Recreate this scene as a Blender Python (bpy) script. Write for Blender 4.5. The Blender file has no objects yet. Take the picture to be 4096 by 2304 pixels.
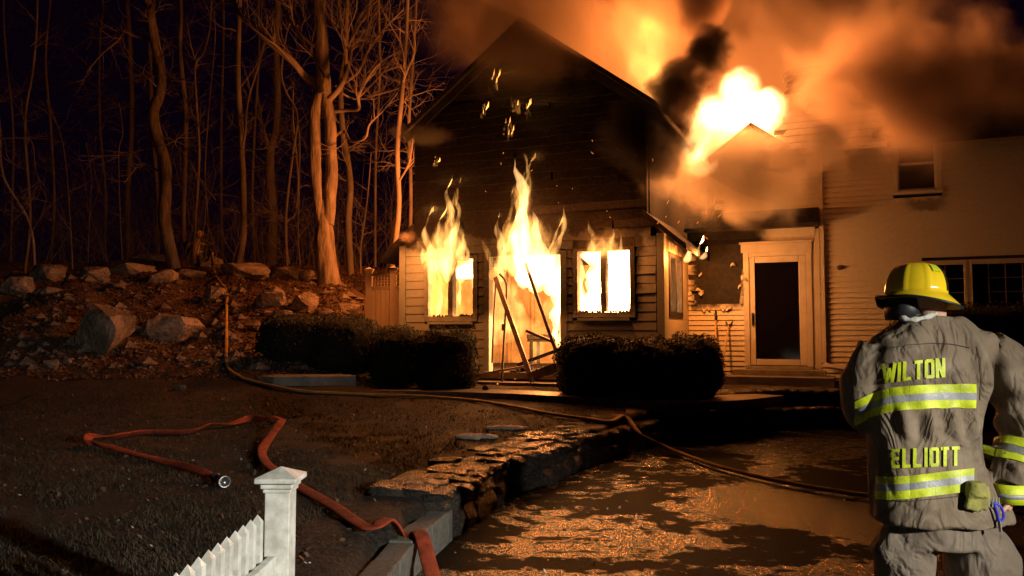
import bpy, bmesh, math, random
import numpy as np
from mathutils import Vector, Matrix, Euler, noise
from mathutils.bvhtree import BVHTree

# ------------------------------------------------------------------ camera, world, lamp, exposure
SC = bpy.context.scene
COL = SC.collection
F, PITCH, CZ = 3184.0, math.radians(3.3), 1.56          # focal length in photograph pixels (4096 wide)
cam_d = bpy.data.cameras.new('camera'); cam = bpy.data.objects.new('camera', cam_d); COL.objects.link(cam)
cam.location = (0, 0, CZ); cam.rotation_euler = (math.pi/2 + PITCH, 0, 0)
cam_d.sensor_width = 36; cam_d.lens = F/4096*36; cam_d.clip_end = 500; cam_d.clip_start = .05
SC.camera = cam
W = bpy.data.worlds.new('World'); SC.world = W; W.use_nodes = True
bg = W.node_tree.nodes['Background']
sky = W.node_tree.nodes.new('ShaderNodeTexSky'); sky.sky_type = 'NISHITA'; sky.sun_disc = False
sky.sun_elevation = math.radians(-6); sky.sun_rotation = math.radians(160)
hs = W.node_tree.nodes.new('ShaderNodeMix'); hs.data_type = 'RGBA'; hs.inputs[0].default_value = .97
hs.inputs[7].default_value = (.040, .009, .055, 1)
W.node_tree.links.new(sky.outputs[0], hs.inputs[6]); W.node_tree.links.new(hs.outputs[2], bg.inputs[0])
bg.inputs[1].default_value = .055
SC.view_settings.view_transform = 'Standard'; SC.view_settings.look = 'None'
SC.view_settings.exposure = -.25; SC.view_settings.gamma = 1
SC.render.engine = 'CYCLES'
cy = SC.cycles
cy.use_denoising = True; cy.max_bounces = 5; cy.diffuse_bounces = 2; cy.glossy_bounces = 2; cy.transmission_bounces = 2
cy.volume_bounces = 1; cy.transparent_max_bounces = 6; cy.caustics_reflective = False; cy.caustics_refractive = False
cy.sample_clamp_indirect = 2.5; cy.volume_max_steps = 96
# the floodlight of the fire engine parked behind the photographer
fl = bpy.data.lights.new('fire_engine_floodlight', 'SPOT'); fl.energy = 3100; fl.color = (1, .95, .82)
fl.spot_size = math.radians(76); fl.spot_blend = 1; fl.shadow_soft_size = .08
flo = bpy.data.objects.new('fire_engine_floodlight', fl); COL.objects.link(flo)
flo.location = (4.5, -.9, 2.4)
flo.rotation_euler = (Vector((-1.2, 3.3, -.5)) - flo.location).to_track_quat('-Z', 'Y').to_euler()

# ------------------------------------------------------------------ helpers
R = random.Random(7)
def ray(px, py):
    x, y = (px-2048)/F, (1152-py)/F
    return Vector((x, math.cos(PITCH)-y*math.sin(PITCH), math.sin(PITCH)+y*math.cos(PITCH)))
def at(px, py, Y):
    d = ray(px, py); d = d*(Y/d.y); return Vector((d.x, Y, CZ+d.z))
def sm(a, b, x):
    t = min(1, max(0, (x-a)/(b-a))); return t*t*(3-2*t)
def interp(x, pts):
    if x <= pts[0][0]: return pts[0][1]
    for (x0, y0), (x1, y1) in zip(pts, pts[1:]):
        if x <= x1: return y0+(y1-y0)*(x-x0)/(x1-x0)
    return pts[-1][1]
def tag(o, label=None, cat=None, group=None, kind=None):
    if label: o['label'] = label
    if cat: o['category'] = cat
    if group: o['group'] = group
    if kind: o['kind'] = kind
    return o
def empty(name, loc=(0, 0, 0), rz=0):
    o = bpy.data.objects.new(name, None); COL.objects.link(o); o.location = loc; o.rotation_euler = (0, 0, rz)
    o.empty_display_size = .1
    return o

class MB:
    def __init__(s): s.v = []; s.f = []
    def add(s, vs, fs):
        n = len(s.v); s.v += [tuple(p) for p in vs]; s.f += [tuple(i+n for i in q) for q in fs]
    def box(s, a, b, m=None):
        x0, y0, z0 = a; x1, y1, z1 = b
        vs = [Vector(p) for p in ((x0,y0,z0),(x1,y0,z0),(x1,y1,z0),(x0,y1,z0),(x0,y0,z1),(x1,y0,z1),(x1,y1,z1),(x0,y1,z1))]
        if m: vs = [m @ p for p in vs]
        s.add(vs, [(3,2,1,0),(4,5,6,7),(0,1,5,4),(1,2,6,5),(2,3,7,6),(3,0,4,7)])
    def prism(s, poly, y0, y1):            # polygon in x,z pushed along y
        n = len(poly)
        s.add([(x, y0, z) for x, z in poly]+[(x, y1, z) for x, z in poly],
              [tuple(range(n)), tuple(range(2*n-1, n-1, -1))]+[(i, i+n, (i+1) % n+n, (i+1) % n) for i in range(n)])
    def bar(s, p, q, w, d, up=(0, 0, 1), taper=1):
        p, q = Vector(p), Vector(q); t = (q-p).normalized(); u = Vector(up)
        if abs(t.dot(u)) > .98: u = Vector((1, 0, 0))
        sd = t.cross(u).normalized(); u = sd.cross(t)
        vs = []
        for c, k in ((p, 1), (q, taper)):
            for i, j in ((-1,-1),(1,-1),(1,1),(-1,1)): vs.append(c+sd*(i*w/2*k)+u*(j*d/2*k))
        s.add(vs, [(3,2,1,0),(4,5,6,7),(0,1,5,4),(1,2,6,5),(2,3,7,6),(3,0,4,7)])
    def tube(s, pts, rad, sides=8, cap=True, flat=None):
        pts = [Vector(p) for p in pts]; n = len(pts)
        if not hasattr(rad, '__len__'): rad = [rad]*n
        t0 = (pts[1]-pts[0]).normalized(); ref = Vector((0, 0, 1)) if abs(t0.z) < .9 else Vector((1, 0, 0))
        u = t0.cross(ref).normalized(); vs = []
        for i, p in enumerate(pts):
            t = (pts[min(i+1, n-1)]-pts[max(i-1, 0)])
            t = t.normalized() if t.length > 1e-9 else t0
            u = (u-t*u.dot(t)); u = u.normalized() if u.length > 1e-6 else t.orthogonal().normalized()
            w = t.cross(u)
            for k in range(sides):
                a = 2*math.pi*k/sides; vs.append(p+(u*math.cos(a)+w*math.sin(a))*rad[i])
        fs = [(i*sides+k, i*sides+(k+1) % sides, (i+1)*sides+(k+1) % sides, (i+1)*sides+k) for i in range(n-1) for k in range(sides)]
        if cap: fs += [tuple(range(sides-1, -1, -1)), tuple(range((n-1)*sides, n*sides))]
        s.add(vs, fs)
    def loft(s, rings, cap=True):
        m = len(rings[0]); vs = [p for r in rings for p in r]
        fs = [(i*m+k, i*m+(k+1) % m, (i+1)*m+(k+1) % m, (i+1)*m+k) for i in range(len(rings)-1) for k in range(m)]
        if cap: fs += [tuple(range(m-1, -1, -1)), tuple(range((len(rings)-1)*m, len(rings)*m))]
        s.add(vs, fs)
    def lathe(s, prof, c=(0, 0, 0), axis=None, sides=16):
        m = Matrix.Translation(c)
        if axis: m = m @ Vector((0, 0, 1)).rotation_difference(Vector(axis)).to_matrix().to_4x4()
        s.loft([[m @ Vector((r*math.cos(2*math.pi*k/sides), r*math.sin(2*math.pi*k/sides), z)) for k in range(sides)] for r, z in prof])
    def mesh(s, name, smooth=False):
        me = bpy.data.meshes.new(name); me.from_pydata(s.v, [], s.f); me.validate()
        if smooth: me.polygons.foreach_set('use_smooth', [True]*len(me.polygons))
        return me
    def build(s, name, mat, parent=None, smooth=False, loc=None):
        me = s.mesh(name, smooth)
        if mat: me.materials.append(mat)
        o = bpy.data.objects.new(name, me); COL.objects.link(o)
        if parent: o.parent = parent
        if loc is not None: o.location = loc
        return o
def obj(name, me, parent=None, m=None):
    o = bpy.data.objects.new(name, me); COL.objects.link(o)
    if parent: o.parent = parent
    if m is not None: o.matrix_basis = m
    return o
def bevel(o, w, seg=2):
    b = o.modifiers.new('bevel', 'BEVEL'); b.width = w; b.segments = seg; b.limit_method = 'ANGLE'; return o
def spline(pts, n=8):
    pts = [Vector(p) for p in pts]; out = []
    for i in range(len(pts)-1):
        p0, p1, p2, p3 = pts[max(i-1, 0)], pts[i], pts[i+1], pts[min(i+2, len(pts)-1)]
        for k in range(n):
            t = k/n; out.append(.5*((2*p1)+(p2-p0)*t+(2*p0-5*p1+4*p2-p3)*t*t+(3*p1-p0-3*p2+p3)*t**3))
    return out+[pts[-1]]
def evaluated(o):
    dg = bpy.context.evaluated_depsgraph_get(); dg.update()
    me = bpy.data.meshes.new_from_object(o.evaluated_get(dg))
    return me

# ------------------------------------------------------------------ materials
class NT:
    def __init__(s, name):
        s.m = bpy.data.materials.new(name); s.m.use_nodes = True; s.t = s.m.node_tree; s.t.nodes.clear()
        s.out = s.t.nodes.new('ShaderNodeOutputMaterial')
    def n(s, ty, **k):
        o = s.t.nodes.new('ShaderNode'+ty)
        for a, b in k.items(): setattr(o, a, b)
        return o
    def l(s, a, b): s.t.links.new(a, b)
    def val(s, sock, v):
        if isinstance(v, (int, float)): sock.default_value = v
        elif isinstance(v, tuple): sock.default_value = v if len(v) == len(sock.default_value) else (*v, 1)
        else: s.l(v, sock)
    def math(s, op, a, b=None, c=None, clamp=False):
        o = s.n('Math', operation=op, use_clamp=clamp)
        for i, v in enumerate((a, b, c)):
            if v is not None: s.val(o.inputs[i], v)
        return o.outputs[0]
    def mr(s, v, a, b, c=0, d=1, smooth=True):
        o = s.n('MapRange'); o.interpolation_type = 'SMOOTHSTEP' if smooth else 'LINEAR'
        for i, q in enumerate((v, a, b, c, d)): s.val(o.inputs[i], q)
        return o.outputs[0]
    def mix(s, f, a, b):
        o = s.n('Mix', data_type='RGBA'); s.val(o.inputs[0], f); s.val(o.inputs[6], a); s.val(o.inputs[7], b); return o.outputs[2]
    def coord(s, kind='Object', scale=(1, 1, 1), off=(0, 0, 0)):
        c = s.n('TexCoord'); mp = s.n('Mapping'); s.l(c.outputs[kind], mp.inputs[0])
        mp.inputs['Scale'].default_value = scale; mp.inputs['Location'].default_value = off
        return mp.outputs[0]
    def pos(s, scale=(1, 1, 1)):
        c = s.n('NewGeometry'); mp = s.n('Mapping'); s.l(c.outputs['Position'], mp.inputs[0]); mp.inputs['Scale'].default_value = scale
        return mp.outputs[0]
    def noise(s, vec, scale, detail=4, rough=.55, dist=0):
        o = s.n('TexNoise'); s.l(vec, o.inputs['Vector']); o.inputs['Scale'].default_value = scale
        o.inputs['Detail'].default_value = detail; o.inputs['Roughness'].default_value = rough; o.inputs['Distortion'].default_value = dist
        return o.outputs['Fac']
    def sep(s, vec):
        o = s.n('SeparateXYZ'); s.l(vec, o.inputs[0]); return o.outputs
    def bump(s, h, strength, dist=.02, normal=None):
        o = s.n('Bump'); s.val(o.inputs['Strength'], strength); o.inputs['Distance'].default_value = dist
        s.l(h, o.inputs['Height'])
        if normal: s.l(normal, o.inputs['Normal'])
        return o.outputs[0]
    def bsdf(s, col, rough=.7, normal=None, metal=0, spec=.5, **k):
        o = s.n('BsdfPrincipled'); s.val(o.inputs['Base Color'], col); s.val(o.inputs['Roughness'], rough)
        s.val(o.inputs['Metallic'], metal); s.val(o.inputs['Specular IOR Level'], spec)
        for a, b in k.items(): s.val(o.inputs[a.replace('_', ' ')], b)
        if normal: s.l(normal, o.inputs['Normal'])
        s.l(o.outputs[0], s.out.inputs[0]); return s.m
def simple(name, c1, c2, scale=8, rough=.7, bump=.3, bscale=40, metal=0, spec=.4, stretch=(1, 1, 1), rand=True, bd=.01, **k):
    t = NT(name); v = t.coord('Object', stretch)
    f = t.noise(v, scale, 5, .6); f = t.mr(f, .3, .7)
    if rand:
        oi = t.n('ObjectInfo'); f = t.math('ADD', f, t.math('MULTIPLY', t.math('SUBTRACT', oi.outputs['Random'], .5), .8), clamp=True)
    col = t.mix(f, c1, c2)
    nb = t.bump(t.noise(v, bscale, 4, .6), bump, bd) if bump else None
    return t.bsdf(col, rough, nb, metal, spec, **k)
M = {}
M['white'] = simple('white_vinyl', (.50,.50,.44), (.80,.81,.77), 13, .42, .12, 50, rand=False)
M['stone'] = simple('field_stone', (.028,.024,.020), (.11,.092,.075), 9, .26, 1.0, 34, spec=.6, bd=.03)
M['granite'] = simple('granite_block', (.10,.096,.083), (.18,.172,.15), 30, .75, .8, 60, bd=.01)
M['boulder'] = simple('boulder_stone', (.13,.10,.075), (.33,.27,.21), 2.2, .85, 1.0, 7, bd=.08)
M['bark'] = simple('tree_bark', (.13,.105,.085), (.34,.28,.22), 7, .9, 1.0, 16, stretch=(1, 1, .22), bd=.04, rand=False)
M['bark_thin'] = simple('smooth_bark', (.11,.09,.075), (.25,.21,.175), 3, .85, .6, 14, stretch=(1, 1, .3), bd=.01, rand=True)
M['twig'] = simple('twig_bark', (.10,.075,.062), (.17,.14,.115), 2, .9, 0, rand=False)
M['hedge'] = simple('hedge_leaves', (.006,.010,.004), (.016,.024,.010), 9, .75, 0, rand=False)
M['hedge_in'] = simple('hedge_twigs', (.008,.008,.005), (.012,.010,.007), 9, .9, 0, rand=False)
M['fence_tan'] = simple('tan_vinyl', (.55,.47,.36), (.6,.52,.4), 3, .5, .05, 40, rand=False)
M['snow'] = simple('old_snow', (.5,.45,.39), (.7,.64,.57), 9, .7, .9, 22, bd=.03, rand=False)
M['concrete'] = simple('concrete', (.16,.16,.14), (.25,.24,.22), 6, .85, .5, 50, rand=False)
M['path'] = simple('path_stone', (.12,.105,.09), (.2,.175,.15), 5, .45, .5, 30, rand=False)
M['metal_dark'] = simple('scorched_metal', (.05,.04,.045), (.16,.13,.12), 6, .45, .3, 30, metal=.5, rand=False)
M['metal_pale'] = simple('scorched_white_frame', (.12,.10,.10), (.40,.34,.32), 4, .5, .3, 30, rand=False)
M['char'] = simple('charred_wood', (.005,.0045,.004), (.018,.014,.012), 10, .8, 1, 30, bd=.02, rand=False)
M['plaster'] = simple('scorched_plaster', (.34,.24,.13), (.6,.48,.3), 2.5, .9, .3, 20, rand=False)
M['roof'] = simple('roof_shingle', (.008,.007,.007), (.022,.019,.017), 12, .9, .8, 20, bd=.02, rand=False)
M['glass'] = NT('dark_glass').bsdf((.004,.003,.005), .08, spec=.6)
M['wood_handle'] = simple('wood_handle', (.4,.25,.12), (.5,.33,.17), 6, .6, .2, rand=False)
M['black'] = simple('black_rubber', (.012,.012,.014), (.02,.02,.022), 6, .5, .2, rand=False)
M['steel'] = simple('steel', (.5,.5,.5), (.6,.6,.6), 9, .3, .1, metal=.9, rand=False)
M['hose_red'] = simple('red_hose_jacket', (.20,.028,.010), (.44,.068,.022), 11, .85, 1.0, 130, rand=False, bd=.006)
M['hose_yellow'] = simple('yellow_hose_jacket', (.24,.15,.04), (.38,.25,.075), 9, .8, .5, 160, rand=False, bd=.004)
M['leaf_dead'] = simple('dead_leaf', (.06,.03,.016), (.19,.11,.065), 2.3, .8, 0, rand=False)
M['grass'] = simple('dormant_grass', (.022,.018,.010), (.085,.066,.040), 3, .8, 0, rand=False)
M['debris'] = simple('pale_debris', (.3,.27,.22), (.6,.58,.55), 1.3, .7, 0, rand=False)

# siding: paint with soot where the fire has blackened it (house-local coordinates)
def siding_mat(name, paint, paint2, mode):
    t = NT(name); v = t.coord('Object'); x, y, z = t.sep(v)
    n1 = t.noise(v, 2.2, 5, .65); n2 = t.noise(v, 14, 3, .6)
    zz = t.math('ADD', z, t.math('MULTIPLY', t.math('SUBTRACT', n1, .5), .7))
    xx = t.math('ADD', x, t.math('MULTIPLY', t.math('SUBTRACT', n1, .5), .5))
    if mode == 'gable':
        s = t.mr(zz, 2.95, 3.45)
        band = t.math('MULTIPLY', t.mr(xx, -1.95, -1.55), t.mr(xx, 2.62, 2.38))
        mid = t.math('MULTIPLY', band, t.mr(zz, 1.7, 2.1))
        s = t.math('MAXIMUM', s, t.math('MULTIPLY', mid, .92))
    elif mode == 'entry':
        s = t.math('MULTIPLY', t.mr(zz, 2.85, 3.2), t.mr(xx, 4.5, 4.1))
        patch = t.math('MULTIPLY', t.math('MULTIPLY', t.mr(xx, 2.8, 3.05), t.mr(xx, 4.0, 3.75)), t.mr(zz, 1.95, 2.25))
        s = t.math('MAXIMUM', s, patch)
    else:
        s = t.math('MULTIPLY', t.math('MULTIPLY', t.mr(zz, 3.7, 3.85), t.mr(zz, 4.05, 3.95)), t.math('MULTIPLY', t.mr(xx, 6.6, 6.9), t.mr(xx, 7.5, 7.2)))
        s = t.math('MULTIPLY', s, .6)
    col = t.mix(t.mr(n2, .35, .7), paint, paint2)
    col = t.mix(s, col, t.mix(t.mr(n2, .4, .7), (.004,.0035,.0035), (.012,.009,.008)))
    ro = t.mr(s, 0, 1, .5, .85)
    return t.bsdf(col, ro, t.bump(n2, t.mr(s, 0, 1, .05, .9), .012), spec=.35)
M['sid_g'] = siding_mat('gable_siding', (.36,.42,.42), (.40,.46,.45), 'gable')
M['sid_e'] = siding_mat('entry_siding', (.44,.40,.34), (.48,.44,.37), 'entry')
M['sid_w'] = siding_mat('wing_siding', (.46,.42,.35), (.50,.455,.38), 'wing')
M['trim_g'] = M['sid_g']
M['trim_e'] = simple('entry_trim', (.36,.33,.28), (.44,.40,.34), 4, .5, .1, 30, rand=False)

# ------------------------------------------------------------------ terrain
WALL = [(-.74,1.0),(-.72,3.2),(-.70,4.4),(-.63,5.3),(-.57,5.64),(-.44,6.29),(-.25,6.89),(-.03,7.82),(.37,8.35),(.82,9.35),
        (1.50,10.42),(2.02,11.3),(2.54,12.0),(3.3,12.75),(3.95,13.05),(5.4,13.3),(8,13.4),(14,13.6),(40,14)]
WP = np.array(WALL)
def wall_sd(x, y):                       # signed distance to the wall line: positive on the lawn side; arrays
    best = np.full(x.shape, 1e9); sg = np.ones(x.shape)
    for (x0, y0), (x1, y1) in zip(WALL, WALL[1:]):
        dx, dy = x1-x0, y1-y0; L2 = dx*dx+dy*dy
        t = np.clip(((x-x0)*dx+(y-y0)*dy)/L2, 0, 1); px, py = x0+t*dx-x, y0+t*dy-y
        d = np.hypot(px, py); cr = dx*(y-y0)-dy*(x-x0)
        m = d < best; best = np.where(m, d, best); sg = np.where(m, np.sign(cr+1e-12), sg)
    return best*sg
def vnoise(x, y, s, seed=0):             # cheap value noise on arrays
    x, y = x*s+seed*17.3, y*s+seed*9.1
    xi, yi = np.floor(x), np.floor(y); xf, yf = x-xi, y-yi
    h = lambda a, b: np.modf(np.abs(np.sin(a*127.1+b*311.7)*43758.5453))[0]
    u, v = xf*xf*(3-2*xf), yf*yf*(3-2*yf)
    return (h(xi, yi)*(1-u)+h(xi+1, yi)*u)*(1-v)+(h(xi, yi+1)*(1-u)+h(xi+1, yi+1)*u)*v
def height(x, y):
    x, y = np.asarray(x, float), np.asarray(y, float)
    base = np.interp(y, [0, 3, 6, 8, 10, 11.5, 12.4, 13, 15, 20, 60], [.18, .22, .31, .335, .37, .46, .55, .60, .70, .8, 1.0])
    hp = np.interp(y, [12, 13, 14, 15, 17, 19, 21, 24, 30, 60, 140], [0, .08, .25, .52, 1.15, 1.85, 2.35, 2.7, 2.8, 2.9, 3])
    w = np.clip((-2.0-x)/2.0, 0, 1); w = w*w*(3-2*w)
    bh = np.clip((y-22)/8, 0, 1); w = np.maximum(w, bh)
    hl = w*np.clip(hp, 0, 1)
    z = base+w*hp+hl*(.5*(vnoise(x, y, .55, 1)-.5)+.34*(vnoise(x, y, 1.4, 2)-.5)+.16*(vnoise(x, y, 3.3, 3)-.5))
    z = z+.05*(vnoise(x, y, 1.1, 4)-.5)+.03*(vnoise(x, y, 3.5, 5)-.5)
    far = np.clip((-x-9)/8, 0, 1); z = z-far*.25*np.clip((14-y)/6, 0, 1)
    sd = wall_sd(x, y)
    return np.where(sd > .16, z, np.where(sd > .04, .16, -.3))
def hz(x, y): return float(height(np.array([x]), np.array([y]))[0])
_TT = 1.5*(70/1.5)**np.linspace(0, 1, 1400)
def ground(px, py):                      # where the sight line through a photograph pixel meets the terrain
    d = ray(px, py); h = np.maximum(0, height(d.x*_TT, d.y*_TT)); k = (CZ+d.z*_TT) <= h
    i = int(np.argmax(k)) if k.any() else len(_TT)-1; t = float(_TT[i])
    return Vector((d.x*t, d.y*t, float(h[i])))
xs = np.concatenate([np.linspace(-90, -14, 26)[:-1], np.arange(-14, 6, .11), np.linspace(6, 60, 30)])
ys = np.concatenate([np.linspace(-12, 1.5, 10)[:-1], np.arange(1.5, 25, .11), np.linspace(25, 140, 40)])
gx, gy = np.meshgrid(xs, ys); gzv = height(gx.ravel(), gy.ravel())
nx, ny = len(xs), len(ys)
idx = np.arange(nx*ny).reshape(ny, nx)
fs = np.stack([idx[:-1, :-1], idx[:-1, 1:], idx[1:, 1:], idx[1:, :-1]], -1).reshape(-1, 4)
me = bpy.data.meshes.new('ground'); me.from_pydata(np.stack([gx.ravel(), gy.ravel(), gzv], 1).tolist(), [], fs.tolist())
me.polygons.foreach_set('use_smooth', [True]*len(me.polygons))
t = NT('lawn_and_leaf_litter'); v = t.coord('Object'); x, y, z = t.sep(v)
n1 = t.noise(v, .9, 5, .65); n2 = t.noise(v, 22, 5, .7); n3 = t.noise(v, 6, 4, .65)
lawn = t.mix(t.mr(n2, .38, .68), (.014,.011,.008), (.060,.046,.032)); lawn = t.mix(t.mr(n1, .35, .7), lawn, (.028,.021,.015))
litter = t.mix(t.mr(n2, .4, .66), (.045,.022,.013), (.19,.105,.06)); litter = t.mix(t.mr(n3, .45, .65), litter, (.075,.042,.026))
hillf = t.mr(t.math('ADD', z, t.math('MULTIPLY', n3, .3)), .85, 1.2)
m = t.bsdf(t.mix(hillf, lawn, litter), .8, t.bump(n2, 1, .05, t.bump(n3, .6, .06)), spec=.35)
me.materials.append(m); tag(obj('ground', me), kind='structure')

t = NT('wet_asphalt'); v = t.coord('Object')
n1 = t.noise(t.coord('Object', (1, .8, 1)), .55, 4, .6, .9); n2 = t.noise(v, 55, 4, .75); n4 = t.noise(v, 15, 4, .6); n3 = t.noise(v, 4, 5, .7)
wet = t.mr(t.math('ADD', n1, t.math('MULTIPLY', t.math('SUBTRACT', n3, .5), .55)), .47, .54)
col = t.mix(wet, t.mix(n2, (.005,.0045,.004), (.012,.011,.010)), (.008,.007,.006))
ro = t.mr(wet, 0, 1, .55, .10)
nb = t.bump(n2, t.mr(wet, 0, 1, 1.0, .55), .014, t.bump(n4, t.mr(wet, 0, 1, .5, .13), .03))
m = t.bsdf(col, ro, nb, spec=t.mr(wet, 0, 1, .02, .9))
mb = MB(); mb.add([(-6,-14,0),(45,-14,0),(45,15,0),(-6,15,0)], [(0,1,2,3)])
tag(mb.build('driveway', m), kind='structure')


# ------------------------------------------------------------------ the burning house (local x along the front, y inward, z up)
TH = math.atan(.43)
HO = Vector((0, 14.8, 0))
house = empty('burning_house', HO, -TH)
tag(house, 'burning clapboard house with a charred gable front and a long right wing', 'house')
HM = Matrix.Translation(HO) @ Matrix.Rotation(-TH, 4, 'Z')
def H(x, y, z): return HM @ Vector((x, y, z))
XC, HW, LW = .22, 2.34, 2.62             # gable centre line, half widths above and below
EAVE, APEX, BASE = 5.62, 7.36, .82
EY = 2.25
OPEN_G = [(-1.78, -.77, 1.87, 3.02), (-.47, .99, .86, 3.04), (1.27, 2.28, 1.92, 3.05)]

def gable_half(z):
    if z > EAVE: return HW*(APEX-z)/(APEX-EAVE)
    if z > 3.65: return HW
    if z > 3.28: return HW+(LW-HW)*(3.65-z)/(3.65-3.28)
    return LW
def cells(name, mat, parent, x0, x1, z0, z1, openings, y0, y1):
    X = sorted({x0, x1, *[o[0] for o in openings], *[o[1] for o in openings]}); Z = sorted({z0, z1, *[o[2] for o in openings], *[o[3] for o in openings]})
    X = [q for q in X if x0 <= q <= x1]; Z = [q for q in Z if z0 <= q <= z1]; mb = MB()
    for a, b in zip(X, X[1:]):
        run = None
        for c, d in zip(Z, Z[1:]):
            hole = any(o[0] <= (a+b)/2 <= o[1] and o[2] <= (c+d)/2 <= o[3] for o in openings)
            if hole:
                if run: mb.box((a, y0, run[0]), (b, y1, run[1])); run = None
            else: run = (run[0], d) if run else (c, d)
        if run: mb.box((a, y0, run[0]), (b, y1, run[1]))
    return mb, mb
# gable wall: sheathing with openings, then clapboards one by one
mb, _ = cells('', None, None, XC-LW, XC+LW, BASE, 3.28, OPEN_G, .02, .14)
mb.prism([(XC-LW, 3.28), (XC+LW, 3.28), (XC+HW, 3.65), (XC+HW, EAVE), (XC, APEX), (XC-HW, EAVE), (XC-HW, 3.65)], .02, .14)
gw = mb.build('gable_wall', M['char'], house)
mb = MB(); mb.box((XC-LW+.02, .03, .1), (XC+LW-.02, .2, BASE)); mb.build('foundation', M['concrete'], house)
def board_mesh(x0, x1, z0, e, warp, seed, thick=.018):
    rr = random.Random(seed); n = max(1, int((x1-x0)/.22)) if warp else 1; vs = []; fs = []
    for i in range(n+1):
        x = x0+(x1-x0)*i/n
        dz = warp*.5*(rr.random()-.5)*.05; dy = warp*rr.random()*.022
        lo = z0+dz-.004
        if warp and rr.random() < .25: lo += .03*rr.random()
        vs += [(x, -thick-dy, lo), (x, -.003-dy*.3, z0+e+.012), (x, .018, z0+e+.012), (x, .018, lo)]
    for i in range(n):
        a, b = i*4, i*4+4
        fs += [(a, b, b+1, a+1), (a+1, b+1, b+2, a+2), (a+2, b+2, b+3, a+3), (a+3, b+3, b, a)]
    fs += [(0, 1, 2, 3), (n*4+3, n*4+2, n*4+1, n*4)]
    mb = MB(); mb.add(vs, fs); return mb
def intervals(a, b, z0, z1, openings):
    iv = [(a, b)]
    for o in openings:
        if z1 > o[2]+.005 and z0 < o[3]-.005:
            nv = []
            for p, q in iv:
                if o[1] <= p or o[0] >= q: nv.append((p, q)); continue
                if o[0]-p > .03: nv.append((p, o[0]))
                if q-o[1] > .03: nv.append((o[1], q))
            iv = nv
    return iv
rb = random.Random(3)
e = .162; z = BASE; pad = .075
opn = [(o[0]-pad, o[1]+pad, o[2]-pad, o[3]+pad*.6) for o in OPEN_G]
while z < APEX-.25:
    hw = gable_half(z+e*.9)-(.13 if z < 3.3 else .05)
    for a, b in intervals(XC-hw, XC+hw, z, z+e, opn):
        warp = 1 if z > 3.0 or (a > -1.9 and z > 2.2) else 0
        segs = [(a, b)]
        if warp and b-a > 1.2:            # burnt boards break into pieces
            k = rb.randint(0, 1); cut = sorted(rb.uniform(a+.2, b-.2) for _ in range(k)); segs = []; p = a
            for c in cut: segs.append((p, c-rb.choice((.004, .01, .05)))); p = c+.004
            segs.append((p, b))
        for p, q in segs:
            if q-p < .05 or (z > 3.3 and rb.random() < .05): continue
            o = board_mesh(p, q, z, e, warp*1.0, rb.random()).build('siding_board', M['sid_g'], gw)
            if warp: o.rotation_euler = (0, rb.uniform(-.003, .003), 0); o.location.z = 0
    z += e
# corner boards and rake boards
def part_box(name, a, b, mat, parent=house): mb = MB(); mb.box(a, b); return mb.build(name, mat, parent)
part_box('corner_board', (XC-LW-.02, -.03, BASE), (XC-LW+.11, .16, 3.30), M['sid_g'])
part_box('corner_board', (XC+LW-.11, -.03, BASE), (XC+LW+.02, .16, 3.30), M['sid_g'])
for sgn in (-1, 1):
    mb = MB(); mb.prism([(XC, APEX+.03), (XC+sgn*(HW+.14), EAVE-.08), (XC+sgn*(HW+.14), EAVE-.26), (XC, APEX-.15)][::sgn], -.05, .0)
    mb.build('rake_board', M['char'], house)
    mb = MB(); mb.prism([(XC, APEX+.14), (XC+sgn*(HW+.16), EAVE+.02), (XC+sgn*(HW+.16), EAVE-.08), (XC, APEX+.04)][::sgn], -.12, 6.4)
    mb.build('roof_slope', M['roof'], house)
    mb = MB(); mb.prism([(XC+sgn*(HW-.05), 3.72), (XC+sgn*(LW+.42), 3.08), (XC+sgn*(LW+.42), 2.98), (XC+sgn*(HW-.05), 3.62)][::sgn], -.12, 2.2 if sgn > 0 else 5)
    mb.build('side_eave', M['char'], house)
part_box('side_wall', (XC-HW-.02, .15, 3.3), (XC-HW+.1, 6.2, EAVE), M['char'])
part_box('side_wall', (XC+HW-.1, .15, 3.3), (XC+HW+.02, 6.2, EAVE), simple('soot', (.004,.0035,.003), (.010,.008,.007), 6, .9, .8, 20, rand=False))
part_box('side_wall', (XC-LW, .15, BASE-.5), (XC-LW+.1, 4.6, 3.3), M['sid_g'])
# right return wall with its burnt window (plane x = XC+LW, y 0.15..EY)
SX = XC+LW
for a, b, c, d in ((.15, .42, BASE, 3.2), (1.62, EY, BASE, 3.2), (.42, 1.62, BASE, 1.86), (.42, 1.62, 3.02, 3.2)):
    part_box('side_wall', (SX-.1, a, c), (SX, b, d), M['sid_e'])
wn = empty('window'); wn.parent = house
for a, b, c, d in ((.42, .52, 1.86, 3.02), (1.52, 1.62, 1.86, 3.02), (.96, 1.06, 1.86, 3.02), (.52, 1.52, 1.86, 1.96), (.52, 1.52, 2.94, 3.02)):
    part_box('frame', (SX-.09, a+.002, c), (SX+.015, b-.002, d), M['char'], wn)
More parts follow.
